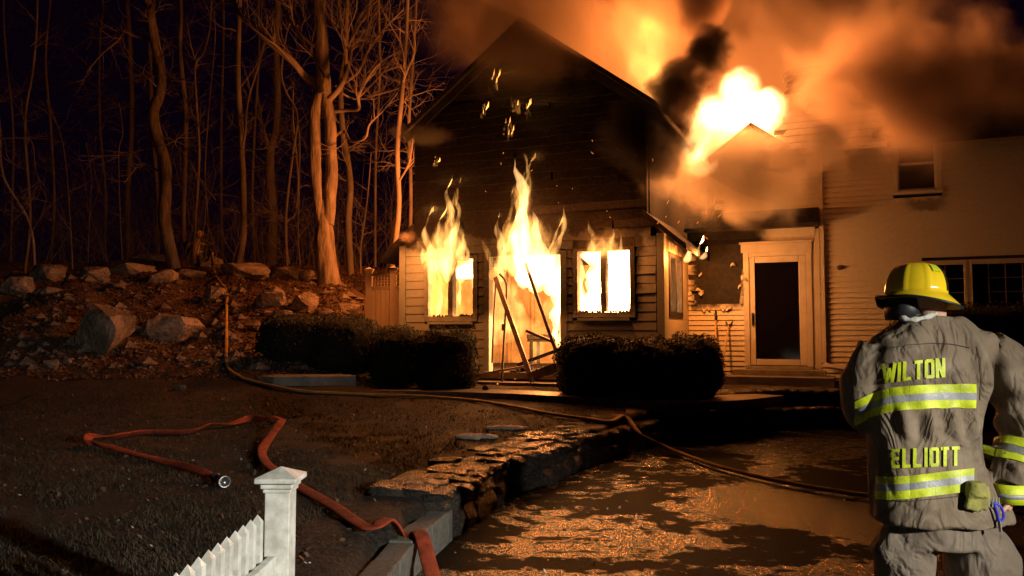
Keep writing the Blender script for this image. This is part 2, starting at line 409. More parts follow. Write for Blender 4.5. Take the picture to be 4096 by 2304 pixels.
# entry wall and wing: siding board by board over sheathing
LDOOR = (4.0, 5.03, .96, 3.04)
patch_rows = {}
mb, _ = cells('', None, None, SX, 5.22, .55, 3.62, [LDOOR], EY+.02, EY+.14)
ew = mb.build('entry_wall', M['char'], house)
WIN_UP = (6.62, 7.24, 4.13, 5.10); WIN_R1 = (7.05, 7.62, 2.04, 2.77); WIN_R2 = (7.74, 8.75, 2.04, 2.77)
mb, _ = cells('', None, None, SX, 10.5, .55, 5.02, [WIN_UP, WIN_R1, WIN_R2, (SX-.01, 5.22, 0, 3.62), (SX-.01, 3.45, 3.6, 5.1)], EY+.02, EY+.14)
ww = mb.build('wing_wall', M['char'], house)
e2 = .098; z = .56; k = 0
def edge_l(z): return 2.97+.10*math.sin(z*21)+.06*math.sin(z*47)
def edge_r(z): return interp(z, [(2.0, 3.78), (2.3, 3.80), (2.6, 3.86), (2.9, 3.94), (3.2, 3.93)])+.04*math.sin(z*60)
while z < 5.0:
    if z < 3.40:
        ops = [(LDOOR[0]-.09, LDOOR[1]+.09, LDOOR[2]-.12, LDOOR[3]+.22)]
        if 2.08 < z < 3.3: ops.append((edge_l(z), edge_r(z), z-.01, z+e2+.01))
        for a, b in intervals(SX+.002, 5.19, z, z+e2, ops):
            near = 1.9 < z and (abs(b-edge_l(z)) < .03 or abs(a-edge_r(z)) < .03)
            mb = board_mesh(a, b, z, e2, .5 if near else 0, k, .034)
            if near:                     # melted ends droop and curl outward
                end = b if abs(b-edge_l(z)) < .03 else a
                mb.v = [(x, y-.05*max(0, 1-abs(x-end)/.16)*rb.random(), zz-.03*max(0, 1-abs(x-end)/.12)*rb.random()) for x, y, zz in mb.v]
            mb.v = [(x, y+EY, zz) for x, y, zz in mb.v]
            mb.build('siding_board', M['sid_e'], ew); k += 1
    ops = [(o[0]-.08, o[1]+.08, o[2]-.08, o[3]+.08) for o in (WIN_UP, WIN_R1, WIN_R2)]
    lo = 5.27 if z < 3.60 else 3.47+.1*math.sin(z*31)
    for a, b in intervals(lo, 10.5, z, z+e2, ops):
        mb = board_mesh(a, b, z, e2, 0, k, .034); mb.v = [(x, y+EY-.02, zz) for x, y, zz in mb.v]
        mb.build('siding_board', M['sid_w'], ww); k += 1
    z += e2
# torn curls of melted siding hanging round the burnt patch
for i in range(16):
    x = rb.choice((rb.uniform(3.0, 3.12), rb.uniform(3.7, 3.95), rb.uniform(3.0, 3.8))); z = rb.uniform(2.25, 2.95) if x < 3.12 or x > 3.7 else rb.uniform(2.02, 2.12)
    mb = MB(); pts = []
    L = rb.uniform(.06, .15)
    for j in range(6):
        q = j/5; pts.append((x+L*(q-.5), EY-.03-.04*math.sin(q*3), z+.025*math.sin(q*4+i)))
    vs = []
    for p in pts: vs += [p, (p[0], p[1]-.02, p[2]-.05-.01*math.sin(p[0]*90))]
    fs = [(2*j, 2*j+1, 2*j+3, 2*j+2) for j in range(5)]
    mb.add(vs, fs); o = mb.build('melted_siding', M['trim_e'], ew); sld = o.modifiers.new('s', 'SOLIDIFY'); sld.thickness = .004
# entry frieze, casing, storm door
part_box('frieze', (SX, EY-.06, 3.40), (5.20, EY+.0, 3.56), M['sid_e'])
mb = MB(); mb.prism([(0, 3.56), (.42, 3.53), (.42, 3.60), (0, 3.98)], SX, 5.28); mb.v = [(y, EY+.02-x, z) for x, y, z in mb.v]; mb.build('entry_roof', M['roof'], house)
part_box('door_head', (3.86, EY-.055, 3.12), (5.14, EY-.0, 3.28), M['trim_e'])
part_box('door_head', (3.83, EY-.075, 3.283), (5.17, EY-.0, 3.32), M['trim_e'])
for a, b in ((3.90, 4.0), (5.03, 5.13)): part_box('door_casing', (a, EY-.045, .9), (b, EY+.05, 3.118), M['trim_e'])
part_box('door_casing', (4.002, EY-.04, 3.04), (5.028, EY+.05, 3.118), M['trim_e'])
dr = empty('door'); dr.parent = house
for a, b, c, d in ((4.0, 4.11, .97, 3.035), (4.90, 5.03, .97, 3.035), (4.112, 4.898, .97, 1.08), (4.112, 4.898, 2.92, 3.035)):
    bevel(part_box('stile', (a+.002, EY-.025, c), (b-.002, EY+.03, d), M['trim_e'], dr), .006)
part_box('pane', (4.10, EY+.012, 1.07), (4.91, EY+.02, 2.93), M['glass'], dr)
mb = MB(); mb.bar((4.055, EY-.045, 1.72), (4.055, EY-.045, 1.96), .035, .03); mb.tube([(4.055, EY-.02, 1.76), (4.055, EY-.07, 1.78), (4.055, EY-.07, 1.90), (4.055, EY-.02, 1.92)], .010, 6)
mb.build('handle', M['black'], dr)
part_box('threshold', (3.92, EY-.12, .90), (5.12, EY+.05, .958), M['concrete'])
# corner post, downspout with its elbow
part_box('corner_board', (5.18, EY-.05, .5), (5.27, EY+.14, 3.52), M['trim_e'])
mb = MB(); mb.bar((5.33, EY-.06, 1.02), (5.33, EY-.06, 4.9), .07, .05); mb.bar((5.33, EY-.06, 1.03), (5.42, EY-.09, .98), .07, .055); mb.bar((5.41, EY-.09, .985), (6.25, EY-.30, .86), .075, .055)
mb.build('downspout', M['trim_e'], house)
mb = MB(); mb.lathe([(.0, 0), (.055, 0), (.05, .035), (.03, .06), (0, .06)], (5.62, EY-.02, 2.78), (0, -1, 0), 12); mb.build('wall_lamp', M['metal_dark'], house)
# steps
part_box('step', (3.6, EY-1.15, .3), (5.5, EY-.125, .80), M['path']); part_box('step', (3.75, EY-.6, .802), (5.35, EY-.123, .896), M['path'])
# windows of the wing
def dh_window(o, cols=0, rows=0, sash=True):
    w = empty('window'); w.parent = house; x0, x1, z0, z1 = o; y = EY-.02
    for a, b, c, d in ((x0-.08, x0, z0-.02, z1+.08), (x1, x1+.08, z0-.02, z1+.08), (x0+.001, x1-.001, z1, z1+.08)):
        part_box('casing', (a, y-.03, c), (b, y+.1, d), M['trim_e'], w)
    part_box('sill', (x0-.1, y-.06, z0-.07), (x1+.1, y+.1, z0-.022), M['trim_e'], w)
    part_box('pane', (x0, y+.05, z0-.02), (x1, y+.06, z1), M['glass'], w)
    if sash:
        zm = (z0+z1)/2
        part_box('meeting_rail', (x0+.001, y+.005, zm-.02), (x1-.001, y+.046, zm+.02), M['trim_e'], w)
        for a, b, c, d in ((x0+.001, x0+.03, z0, z1), (x1-.03, x1-.001, z0, z1), (x0+.032, x1-.032, z0-.018, z0+.03), (x0+.032, x1-.032, z1-.03, z1-.001)): part_box('sash', (a, y+.012, c), (b, y+.047, d), M['trim_e'], w)
    mu = simple('window_muntin', (.10,.08,.065), (.16,.13,.10), 4, .6, .1, 30, rand=False)
    for i in range(1, cols): xx = x0+(x1-x0)*i/cols; part_box('muntin', (xx-.007, y+.03, z0), (xx+.007, y+.049, z1-.002), mu, w)
    for i in range(1, rows): zz = z0+(z1-z0)*i/rows; part_box('muntin', (x0+.001, y+.034, zz-.006), (x1-.001, y+.0485, zz+.006), mu, w)
dh_window(WIN_UP); dh_window(WIN_R1, 2, 3, False); dh_window(WIN_R2, 4, 3, False)
# wing roof, gutter, gabled wall dormers
rr = random.Random(4)                      # wing roof in courses; its left end is burnt back unevenly
for i in range(14):
    q0, q1 = i/14, (i+1)/14+.02; y0, y1 = EY-.35+4.25*q0, EY-.35+4.25*q1; z0, z1 = 4.98+2.87*q0, 4.98+2.87*q1; x0 = 4.35+rr.uniform(0, .7)
    mb = MB(); mb.add([(x0, y0, z0), (10.8, y0, z0), (10.8, y1, z1-.02), (x0+.1, y1, z1-.02), (x0, y0, z0-.1), (10.8, y0, z0-.1), (10.8, y1, z1-.12), (x0+.1, y1, z1-.12)], [(0,1,2,3),(7,6,5,4),(0,4,5,1),(1,5,6,2),(2,6,7,3),(3,7,4,0)])
    mb.build('roof_course', M['roof'], house)
mb = MB(); mb.bar((3.6, EY-.38, 4.93), (6.45, EY-.38, 4.93), .1, .09); mb.build('gutter', M['trim_e'], house)
def dormer(xc, hw, ztop, zeave):
    d = empty('dormer'); d.parent = house
    mb = MB(); mb.prism([(xc-hw, 5.02), (xc+hw, 5.02), (xc+hw, zeave), (xc, ztop-.08), (xc-hw, zeave)], EY-.015, EY+.1)
    if xc > 6:
        mb = MB(); mb.box((xc-hw, EY-.012, 5.02), (WIN_UP[0]-.081, EY+.1, 5.2)); mb.box((WIN_UP[1]+.081, EY-.012, 5.02), (xc+hw, EY+.1, 5.2))
        mb.prism([(xc-hw, 5.2), (xc+hw, 5.2), (xc+hw, zeave), (xc, ztop-.08), (xc-hw, zeave)], EY-.012, EY+.1)
    mb.build('face', M['sid_w'], d)
    for s in (-1, 1):
        mb = MB(); mb.prism([(xc, ztop), (xc+s*(hw+.2), zeave-.1), (xc+s*(hw+.2), zeave-.18), (xc, ztop-.08)][::s], EY-.2, EY+2)
        mb.build('roof_slope', M['roof'], d)
dormer(6.93, .52, 5.72, 5.30); dormer(4.10, .62, 5.62, 5.1)

# burnt windows and door frame in the gable
def burnt_window(o):
    w = empty('window'); w.parent = house; x0, x1, z0, z1 = o; xm = (x0+x1)/2
    mm = M['sid_g']
    for a, b, c, d in ((x0-.07, x0+.03, z0-.07, z1+.04), (x1-.03, x1+.07, z0-.07, z1+.04), (x0+.032, x1-.032, z0-.07, z0+.03), (x0+.032, x1-.032, z1-.02, z1+.04), (xm-.055, xm+.055, z0+.032, z1-.022)):
        mb = MB(); nseg = 10; vert = d-c > b-a; rr = random.Random(a+c)
        for i in range(nseg):
            j = [rr.uniform(0, .012) for _ in range(2)]
            if vert: mb.box((a+j[0], -.04, c+(d-c)*i/nseg), (b-j[1], .12, c+(d-c)*(i+1)/nseg))
            else: mb.box((a+(b-a)*i/nseg, -.04, c+j[0]), (a+(b-a)*(i+1)/nseg, .12, d-j[1]))
        mb.build('frame', mm, w)
    mb = MB(); mb.bar((x0+.03, -.035, z0-.10), (x1-.03, -.035, z0-.10), .09, .05); mb.build('sill', mm, w)
    mb = MB(); rr = random.Random(x0)       # char rubble on the sill
    for i in range(26):
        x = rr.uniform(x0+.04, x1-.04); mb.lathe([(0, 0), (.025, .005), (.018, .03), (0, .05*rr.random()+.02)], (x, rr.uniform(0, .1), z0+.02), None, 5)
    mb.build('char_rubble', M['char'], w)
burnt_window(OPEN_G[0]); burnt_window(OPEN_G[2])
df = empty('patio_doorway'); df.parent = house
x0, x1, z0, z1 = OPEN_G[1]
for a, b, c, d in ((x0-.09, x0+.02, z0, z1+.03), (x1-.02, x1+.09, z0, z1+.03), (x0+.021, x1-.021, z1-.03, z1+.05)):
    part_box('jamb', (a, -.045, c), (b, .13, d), M['sid_g'], df)
part_box('sill', (x0-.1, -.16, z0-.12), (x1+.1, .14, z0-.0), M['path'], df)
part_box('step', (x0-.25, -.62, .5), (x1+.35, -.162, .70), M['path'], df)

# inside the room
rm = empty('room_interior'); rm.parent = house
part_box('floor', (XC-LW+.11, .141, .70), (SX-.11, 4.5, .85), M['char'], rm)
part_box('back_wall', (XC-LW+.11, 4.5, .7), (SX-.11, 4.6, 3.3), M['plaster'], rm)
part_box('side_wall', (XC-LW+.102, .15, .85), (XC-LW+.13, 4.499, 3.2), M['plaster'], rm)
part_box('partition', (SX-.135, 2.3, .85), (SX-.105, 4.499, 3.2), M['plaster'], rm)
part_box('ceiling', (XC-LW+.11, .141, 3.2), (SX-.11, 4.5, 3.29), M['char'], rm)
for i in range(5):
    x = -2.0+i*.62; part_box('wall_stud', (x, 4.40, .85), (x+.06, 4.498, 3.19), M['plaster'], rm)

# ------------------------------------------------------------------ things in the doorway and the room
def Hobj(name, mb, mat, label, cat, group=None, smooth=False):
    mb.v = [tuple(HM @ Vector(p)) for p in mb.v]
    return tag(mb.build(name, mat, None, smooth), label, cat, group)
t_ = empty('console_table', H(.45, 1.7, .85), -TH); tag(t_, 'burning table seen through the open patio doorway', 'table')
for a, b in (((-.75, -.25, .62), (.72, .25, .70)), ((-.75, -.22, .55), (.70, -.19, .618))): part_box('table_top' if b[2] == .70 else 'apron', a, b, M['char'], t_)
for x in (-.7, .62):
    for y in (-.22, .17): part_box('leg', (x, y, 0), (x+.06, y+.05, .55), M['char'], t_)
mb = MB(); mb.bar((-.20, -.30, 2.60), (.66, -.62, .72), .085, .045, (0, 1, 0)); o = MB()
b1 = Hobj('fallen_door_frame', mb, M['metal_pale'], 'long pale scorched door frame leaning across the burning doorway', 'door frame')
mb = MB(); mb.bar((.58, -.63, .79), (1.06, -.50, .98), .16, .03, (0, 1, 0)); mb.v = [tuple(HM @ Vector(p)) for p in mb.v]
mb.build('bottom_rail', M['metal_pale'], b1)
mb = MB(); mb.bar((.32, -.12, 2.86), (.98, -.30, 1.24), .055, .04, (0, 1, 0)); Hobj('leaning_door_rail', mb, M['metal_dark'], 'dark metal rail leaning diagonally before the white flames in the doorway', 'metal rail')
mb = MB(); mb.bar((.70, .55, 1.05), (.93, .35, 2.35), .10, .05, (0, 1, 0)); Hobj('charred_stud', mb, M['char'], 'charred timber stud upright at the right jamb of the doorway', 'timber')
mb = MB(); mb.tube(spline([(-.02, -.42, .70), (.0, -.36, 1.5), (.02, -.30, 2.3), (-.01, -.28, 2.52), (-.13, -.28, 2.66)], 6), .022, 8)
hp = Hobj('bent_handrail', mb, M['metal_dark'], 'bent metal pole hooked at its top in front of the doorway', 'pole', smooth=True)
mb = MB(); mb.box((-.06, -.345, 1.62), (.03, -.29, 1.74)); mb.v = [tuple(HM @ Vector(p)) for p in mb.v]; mb.build('latch', M['metal_pale'], hp)
mb = MB(); mb.tube([(-.36, -.10, 1.02), (-.33, -.10, 1.8), (-.30, -.06, 2.55)], .018, 6); Hobj('door_track', mb, M['metal_dark'], 'thin dark upright strip beside the left jamb of the doorway', 'metal strip')
mb = MB(); mb.bar((-.98, -.95, .72), (.60, -.12, 1.02), .05, .035); Hobj('fallen_track', mb, M['metal_pale'], 'long thin scorched strip fallen from the doorway across the hedge foot', 'metal strip')
mb = MB(); mb.bar((.02, .25, .98), (1.0, .02, 1.30), .09, .05); Hobj('charred_plank', mb, M['char'], 'charred plank slanting across the bottom of the doorway', 'plank')
mb = MB(); mb.bar((-.36, .1, 3.0), (-.12, -.04, 2.72), .03, .03); Hobj('hanging_strip', mb, M['char'], 'short charred strip hanging at the top left of the doorway', 'strip')
mb = MB(); mb.bar((.05, .6, 1.62), (.6, .5, 1.42), .07, .05); Hobj('burnt_batten', mb, M['char'], 'short burnt batten lying on the table edge inside the doorway', 'batten')
for i, (xx, yy, lab) in enumerate(((.45, -.25, 'charred rubble heap on the doorway sill'),)):
    mb = MB(); rr = random.Random(5)
    for k in range(40):
        p = (xx+rr.uniform(-.42, .5), yy+rr.uniform(.1, .42), .86+rr.uniform(0, .05)); s = rr.uniform(.02, .07)
        mb.box((-s, -s*.4, -s*.3), (s, s*.4, s*.3), Matrix.Translation(p) @ Euler((rr.uniform(-1, 1), rr.uniform(-1, 1), rr.uniform(0, 6))).to_matrix().to_4x4())
    Hobj('charred_rubble', mb, M['char'], lab, 'rubble')

# ------------------------------------------------------------------ path, slab
def strip(name, pts, w, zt, mat):
    pts = spline(pts, 5); mb = MB(); vs = []
    for i, p in enumerate(pts):
        t = (pts[min(i+1, len(pts)-1)]-pts[max(i-1, 0)]).normalized(); n = Vector((-t.y, t.x, 0))
        for s, zz in ((-1, zt-.12), (-1, zt), (1, zt), (1, zt-.12)): q = p+n*s*w/2; vs.append((q.x, q.y, zz+p.z))
    m = len(pts); mb.add(vs, [(i*4+k, (i+1)*4+k, (i+1)*4+k+1, i*4+k+1) for i in range(m-1) for k in range(3)]+[(0, 1, 2, 3), (m*4-1, m*4-2, m*4-3, m*4-4)])
    return mb.build(name, mat)
tag(strip('path', [(-2.4, 13.55, .60), (-1.2, 13.25, .60), (0, 12.85, .60), (1.2, 12.35, .575), (2.3, 11.95, .55), (3.1, 12.2, .54), (4.1, 13.1, .54)], .75, .035, M['path']), kind='structure')
mb = MB(); c = ground(1200, 1545)
poly = [(-.75, -.15), (-.42, -.40), (.15, -.30), (.85, .05), (.5, .45), (-.6, .4)]
mb.add([(c.x+x, c.y+y+.35, c.z+q) for q in (-.15, .16) for x, y in poly], [tuple(range(5, -1, -1)), tuple(range(6, 12))]+[(i, (i+1) % 6, (i+1) % 6+6, i+6) for i in range(6)])
bevel(tag(mb.build('stone_step', M['concrete']), 'pale flat stone slab at the foot of the left hedge', 'slab'), .02)

# ------------------------------------------------------------------ retaining wall, stone by stone
def stone_mesh(seed, sub=1, rough=.22):
    bm = bmesh.new(); bmesh.ops.create_cube(bm, size=1)
    bmesh.ops.subdivide_edges(bm, edges=bm.edges[:], cuts=sub, use_grid_fill=True)
    for v in bm.verts:
        p = v.co.copy(); r = p.normalized()*.62
        v.co = p.lerp(r, .38)+noise.noise_vector(p*1.7+Vector((seed*7.1, seed*3.3, 0)))*rough
    me = bpy.data.meshes.new('stone'); bm.to_mesh(me); bm.free()
    return me
SM = [stone_mesh(i) for i in range(14)]
SMC = [stone_mesh(i+40, 1, .15) for i in range(14)]
for me in SMC: me.polygons.foreach_set('use_smooth', [True]*len(me.polygons))
for me in SM+SMC: me.materials.append(M['stone'])
sw = empty('stone_wall', (0, 0, 0)); tag(sw, 'low dry stone retaining wall curving along the lawn above the wet driveway', 'stone wall')
rs = random.Random(11)
seg = []; L = 0
for a, b in zip(WALL, WALL[1:]): seg.append((L, a, b)); L += math.dist(a, b)
def wall_at(s):
    for s0, a, b in reversed(seg):
        if s >= s0:
            d = math.dist(a, b); t = (s-s0)/d; tx, ty = (b[0]-a[0])/d, (b[1]-a[1])/d
            return a[0]+(b[0]-a[0])*t, a[1]+(b[1]-a[1])*t, tx, ty
    return (*WALL[0], 0, 1)
def s_of_y(y):
    for s0, a, b in seg:
        if a[1] <= y <= b[1]: return s0+math.dist(a, b)*(y-a[1])/(b[1]-a[1])
S0, S1 = s_of_y(6.15), s_of_y(13.35)
def put_stone(s, off, z, l, d, h, ms=None):
    x, y, tx, ty = wall_at(s); nx, ny = -ty, tx      # normal to the lawn side
    m = Matrix.Translation((x+nx*off, y+ny*off, z)) @ Matrix.Rotation(math.atan2(ty, tx)+rs.uniform(-.12, .12), 4, 'Z') @ Matrix.Rotation(rs.uniform(-.08, .08), 4, 'X') @ Matrix.Diagonal((l, d, h, 1))
    obj('stone', rs.choice(ms or SM), sw, m)
s = S0
while s < S1:                                          # two face courses
    top = .33+.05*sm(6, 9, wall_at(s)[1])
    l = rs.uniform(.2, .42); put_stone(s+l/2, .10, .085, l*1.05, .26, .19); s += l*.97
s = S0-.1
while s < S1:
    l = rs.uniform(.16, .36); put_stone(s+l/2, .13, .225+rs.uniform(-.015, .015), l*1.08, .24, .15); s += l*.97
for row, (off, dep) in enumerate(((.12, .2), (.27, .19), (.42, .19), (.56, .18))):  # cap stones, three deep
    s = S0-.05
    while s < S1:
        l = rs.uniform(.13, .34); y = wall_at(s)[1]
        if row < 2 or rs.random() < .75:
            x_, y_, tx, ty = wall_at(s+l/2); zz = max(.325, hz(x_-ty*off, y_+tx*off)-.026)
            if row == 0: zz = .305+rs.uniform(-.012, .012)
            put_stone(s+l/2, off+rs.uniform(-.02, .02), zz, l*1.03, dep*1.25, .085+rs.uniform(0, .03), SMC)
        s += l*.98
kb = empty('granite_kerb', (0, 0, 0)); tag(kb, 'row of cut granite kerb blocks at the near end of the stone wall', 'kerb')
s = s_of_y(3.9)
while s < S0-.05:
    l = min(rs.uniform(.38, .5), S0-s); x, y, tx, ty = wall_at(s+l/2)
    mb = MB(); mb.box((-l/2+.006, -.02, -.02), (l/2-.006, .15, .235+rs.uniform(-.01, .015)))
    o = bevel(mb.build('block', M['granite'], kb), .012, 2); o.matrix_basis = Matrix.Translation((x, y, 0)) @ Matrix.Rotation(math.atan2(ty, tx), 4, 'Z'); s += l

# ------------------------------------------------------------------ boulders on the bank
def boulder_mesh(seed, flat=0):
    rr = random.Random(seed*13+1); bm = bmesh.new()
    for i in range(20):
        u = Vector((rr.gauss(0, 1), rr.gauss(0, 1), rr.gauss(0, 1))).normalized(); k = rr.uniform(.42, .56)
        bm.verts.new(Vector([math.copysign(abs(q)**.7, q) for q in u])*k)
    bmesh.ops.convex_hull(bm, input=bm.verts[:]); bmesh.ops.delete(bm, geom=[v for v in bm.verts if not v.link_faces], context='VERTS')
    bmesh.ops.subdivide_edges(bm, edges=bm.edges[:], cuts=2, use_grid_fill=True)
    for v in bm.verts: v.co += noise.noise_vector(v.co*4+Vector((seed*5.7, 2.3*seed, seed)))*.05
    me = bpy.data.meshes.new('boulder'); bm.to_mesh(me); bm.free(); me.materials.append(M['boulder'])
    return me
BL = [(114,235,1061,1143,'rounded boulder at the far left of the bank below a thin trunk'),
 (522,651,1014,1070,'tilted slab boulder on the crest left of the crooked tree'),
 (422,586,1055,1102,'broad low ledge stone left of the crooked tree'),
 (798,880,1035,1076,'flat topped boulder just right of the firefighter on the bank'),
 (880,1050,1043,1114,'largest pale boulder on the crest in the middle of the bank'),
 (1050,1179,1067,1125,'dark capped boulder right of the largest pale boulder'),
 (1182,1249,1085,1131,'pointed boulder just left of the big split trunk'),
 (821,891,1149,1202,'squarish stone half way down beside the yellow hose'),
 (1020,1132,1172,1237,'wide block boulder below the crest left of the pale square block'),
 (1167,1284,1175,1249,'pale square block boulder below the big split trunk'),
 (1343,1431,1219,1272,'sloping boulder beside the tan fence above the hedge'),
 (434,499,1134,1158,'flat tan stone lying on the left part of the bank'),
 (126,223,1155,1184,'long flat stone below the rounded boulder at far left'),
 (170,223,1442,1483,'small pale stone at the foot of the dark ledge, left of its twin'),
 (252,281,1436,1463,'small pale stone at the foot of the dark ledge, right of its twin'),
 (281,487,1245,1436,'huge dark ledge rock low on the left of the bank'),
 (569,762,1260,1378,'large mossy boulder low in the middle of the bank'),
 (0,117,1114,1190,'big mossy boulder cut by the left picture edge'),
 (786,833,1440,1460,'small flat stone low beside the hanging yellow hose'),
 (698,739,1542,1562,'small flat stone on the lawn below the bank'),
 (600,690,1085,1135,'grey stone at the root of the crooked tree'),
 (1265,1330,1240,1275,'dark edged stone peeping over the left hedge'),
 (1090,1160,1240,1275,'small stone under the wide block boulder'),
 (300,420,1070,1130,'dark boulder between the far left boulder and the ledge stone'),
 (700,800,1080,1120,'low stone in front of the firefighter on the bank'),
 (980,1040,1290,1330,'small stone near the left end of the left hedge')]
rr = random.Random(21)
for i, (x0, x1, y0, y1, lab) in enumerate(BL):
    c = ground((x0+x1)/2, y1-(y1-y0)*.12); k = c.y/F
    w, h = (x1-x0)*k, (y1-y0)*k
    d = min(w*.8, 1.3)
    m = Matrix.Translation((c.x, c.y+d*.3, c.z+h*.36)) @ Matrix.Rotation(rr.uniform(-.35, .35), 4, 'Z') @ Matrix.Rotation(rr.uniform(-.1, .1), 4, 'Y') @ Matrix.Diagonal((w*1.2, d*1.1, h*1.3, 1))
    o = obj('boulder', boulder_mesh(i+1), None, m); tag(o, lab, 'boulder', 'boulders on the bank')
# loose rubble and leaf litter
mb = MB(); rr = random.Random(5)
for i in range(900):
    px, py = rr.uniform(20, 1500), rr.uniform(1080, 1480); c = ground(px, py); s = rr.uniform(.025, .09) if rr.random() < .84 else rr.uniform(.10, .24)
    if c.x > -2.6 or c.y > 26: continue
    vs = [c+Vector((rr.uniform(-1, 1), rr.uniform(-1, 1), rr.uniform(-.4, .8)))*s for _ in range(6)]
    bmv = MB(); u = Vector((s, 0, 0)); v2 = Vector((0, s*.8, 0)); w2 = Vector((0, 0, s*.55))
    oc = [c+u+w2*rr.uniform(-.3, .3), c+v2, c-u*rr.uniform(.6, 1.3), c-v2*rr.uniform(.6, 1.2), c+w2*rr.uniform(.6, 1.3), c-w2]
    mb.add(oc, [(0,1,4),(1,2,4),(2,3,4),(3,0,4),(1,0,5),(2,1,5),(3,2,5),(0,3,5)])
tag(mb.build('rubble', M['boulder']), 'loose stone rubble strewn over the bank', 'rubble', kind='stuff')
def scatter(name, label, n, box, size, mat, seed, cond, up=.02):
    rg = np.random.default_rng(seed); x = rg.uniform(box[0], box[1], n); y = rg.uniform(box[2], box[3], n)
    sd = wall_sd(x, y); k = cond(x, y, sd); x, y = x[k], y[k]; n = len(x); z = np.maximum(height(x, y), 0)+up
    a = rg.uniform(0, 6.28, n); s = rg.uniform(.5, 1.4, n)*size; tl = rg.normal(0, .5, (n, 2))
    ux = np.stack([np.cos(a)*s, np.sin(a)*s, tl[:, 0]*s], 1); vx = np.stack([-np.sin(a)*s*.65, np.cos(a)*s*.65, tl[:, 1]*s*.7], 1)
    c = np.stack([x, y, z], 1); V = np.stack([c-ux, c+vx*.8, c+ux, c-vx], 1).reshape(-1, 3)
    Fc = np.arange(4*n).reshape(-1, 4); me = bpy.data.meshes.new(name); me.from_pydata(V.tolist(), [], Fc.tolist()); me.materials.append(mat)
    return tag(obj(name, me), label, name.replace('_', ' '), kind='stuff')
scatter('leaf_litter', 'fallen brown leaves strewn over the wooded bank', 38000, (-13, -2.3, 13.5, 25), .03, M['leaf_dead'], 1, lambda x, y, s: (s > .2))
scatter('lawn_leaves', 'brown leaves and bits scattered on the dormant lawn', 2600, (-7, 3.5, 2.5, 13), .022, M['leaf_dead'], 2, lambda x, y, s: s > .25, .012)
scatter('pale_debris', 'small pale bits of debris scattered over lawn and wet driveway', 420, (-4, 2.6, 3, 11.5), .016, M['debris'], 3, lambda x, y, s: (s > .3) | (s < -.05) & (x < 1.6), .008)
# short dormant grass
def grass(n, seed):
    rg = np.random.default_rng(seed); y = 2.6+10.2*rg.random(n)**1.15; x = rg.uniform(-.78, .5, n)*y; x = np.clip(x, -7.5, 3.2)
    k = wall_sd(x, y) > .7; x, y = x[k], y[k]; kk = vnoise(x, y, 2.2, 8)+.5*vnoise(x, y, 6, 9) > .55; x, y = x[kk], y[kk]; n = len(x); z = height(x, y)
    a = rg.uniform(0, 6.28, n); h = rg.uniform(.012, .045, n); w = rg.uniform(.002, .005, n); le = rg.uniform(.2, 1.6, n)*h
    b = np.stack([np.cos(a)*w, np.sin(a)*w, 0*a], 1); c = np.stack([x, y, z], 1); tip = c+np.stack([-np.sin(a)*le, np.cos(a)*le, h], 1)
    V = np.stack([c-b, c+b, tip], 1).reshape(-1, 3); Fc = np.arange(3*n).reshape(-1, 3)
    me = bpy.data.meshes.new('grass'); me.from_pydata(V.tolist(), [], Fc.tolist()); me.materials.append(M['grass'])
    tag(obj('grass', me), 'short dormant brown grass of the lawn', 'grass', kind='stuff')
grass(150000, 4)
# old snow
def snow(px, py, w, d, lab, seed):
    c = ground(px, py); bm = bmesh.new(); bmesh.ops.create_uvsphere(bm, u_segments=28, v_segments=12, radius=1)
    for v in bm.verts:
        a = math.atan2(v.co.y, v.co.x); k = 1+.35*noise.noise(Vector((math.cos(a)*1.6+seed, math.sin(a)*1.6, 0)))+.12*noise.noise(Vector((math.cos(a)*5, math.sin(a)*5+seed, 3)))
        v.co = Vector((v.co.x*w*k, v.co.y*d*k, v.co.z*.035+.02*noise.noise(v.co*5)))
    me = bpy.data.meshes.new('snow'); bm.to_mesh(me); bm.free(); me.materials.append(M['snow']); me.polygons.foreach_set('use_smooth', [True]*len(me.polygons))
    tag(obj('snow_patch', me, None, Matrix.Translation(c+Vector((0, 0, .012)))), lab, 'snow')
snow(1900, 1752, .27, .13, 'larger patch of old snow on the lawn nearer the camera', 1); snow(2030, 1716, .24, .10, 'thinner patch of old snow on the lawn further back', 5)
c = ground(1942, 1562); tag(obj('pale_stone', boulder_mesh(77), None, Matrix.Translation(c+Vector((0, .02, .035))) @ Matrix.Diagonal((.12, .06, .11, 1))), 'single pale stone at the path edge before the burning doorway', 'stone')

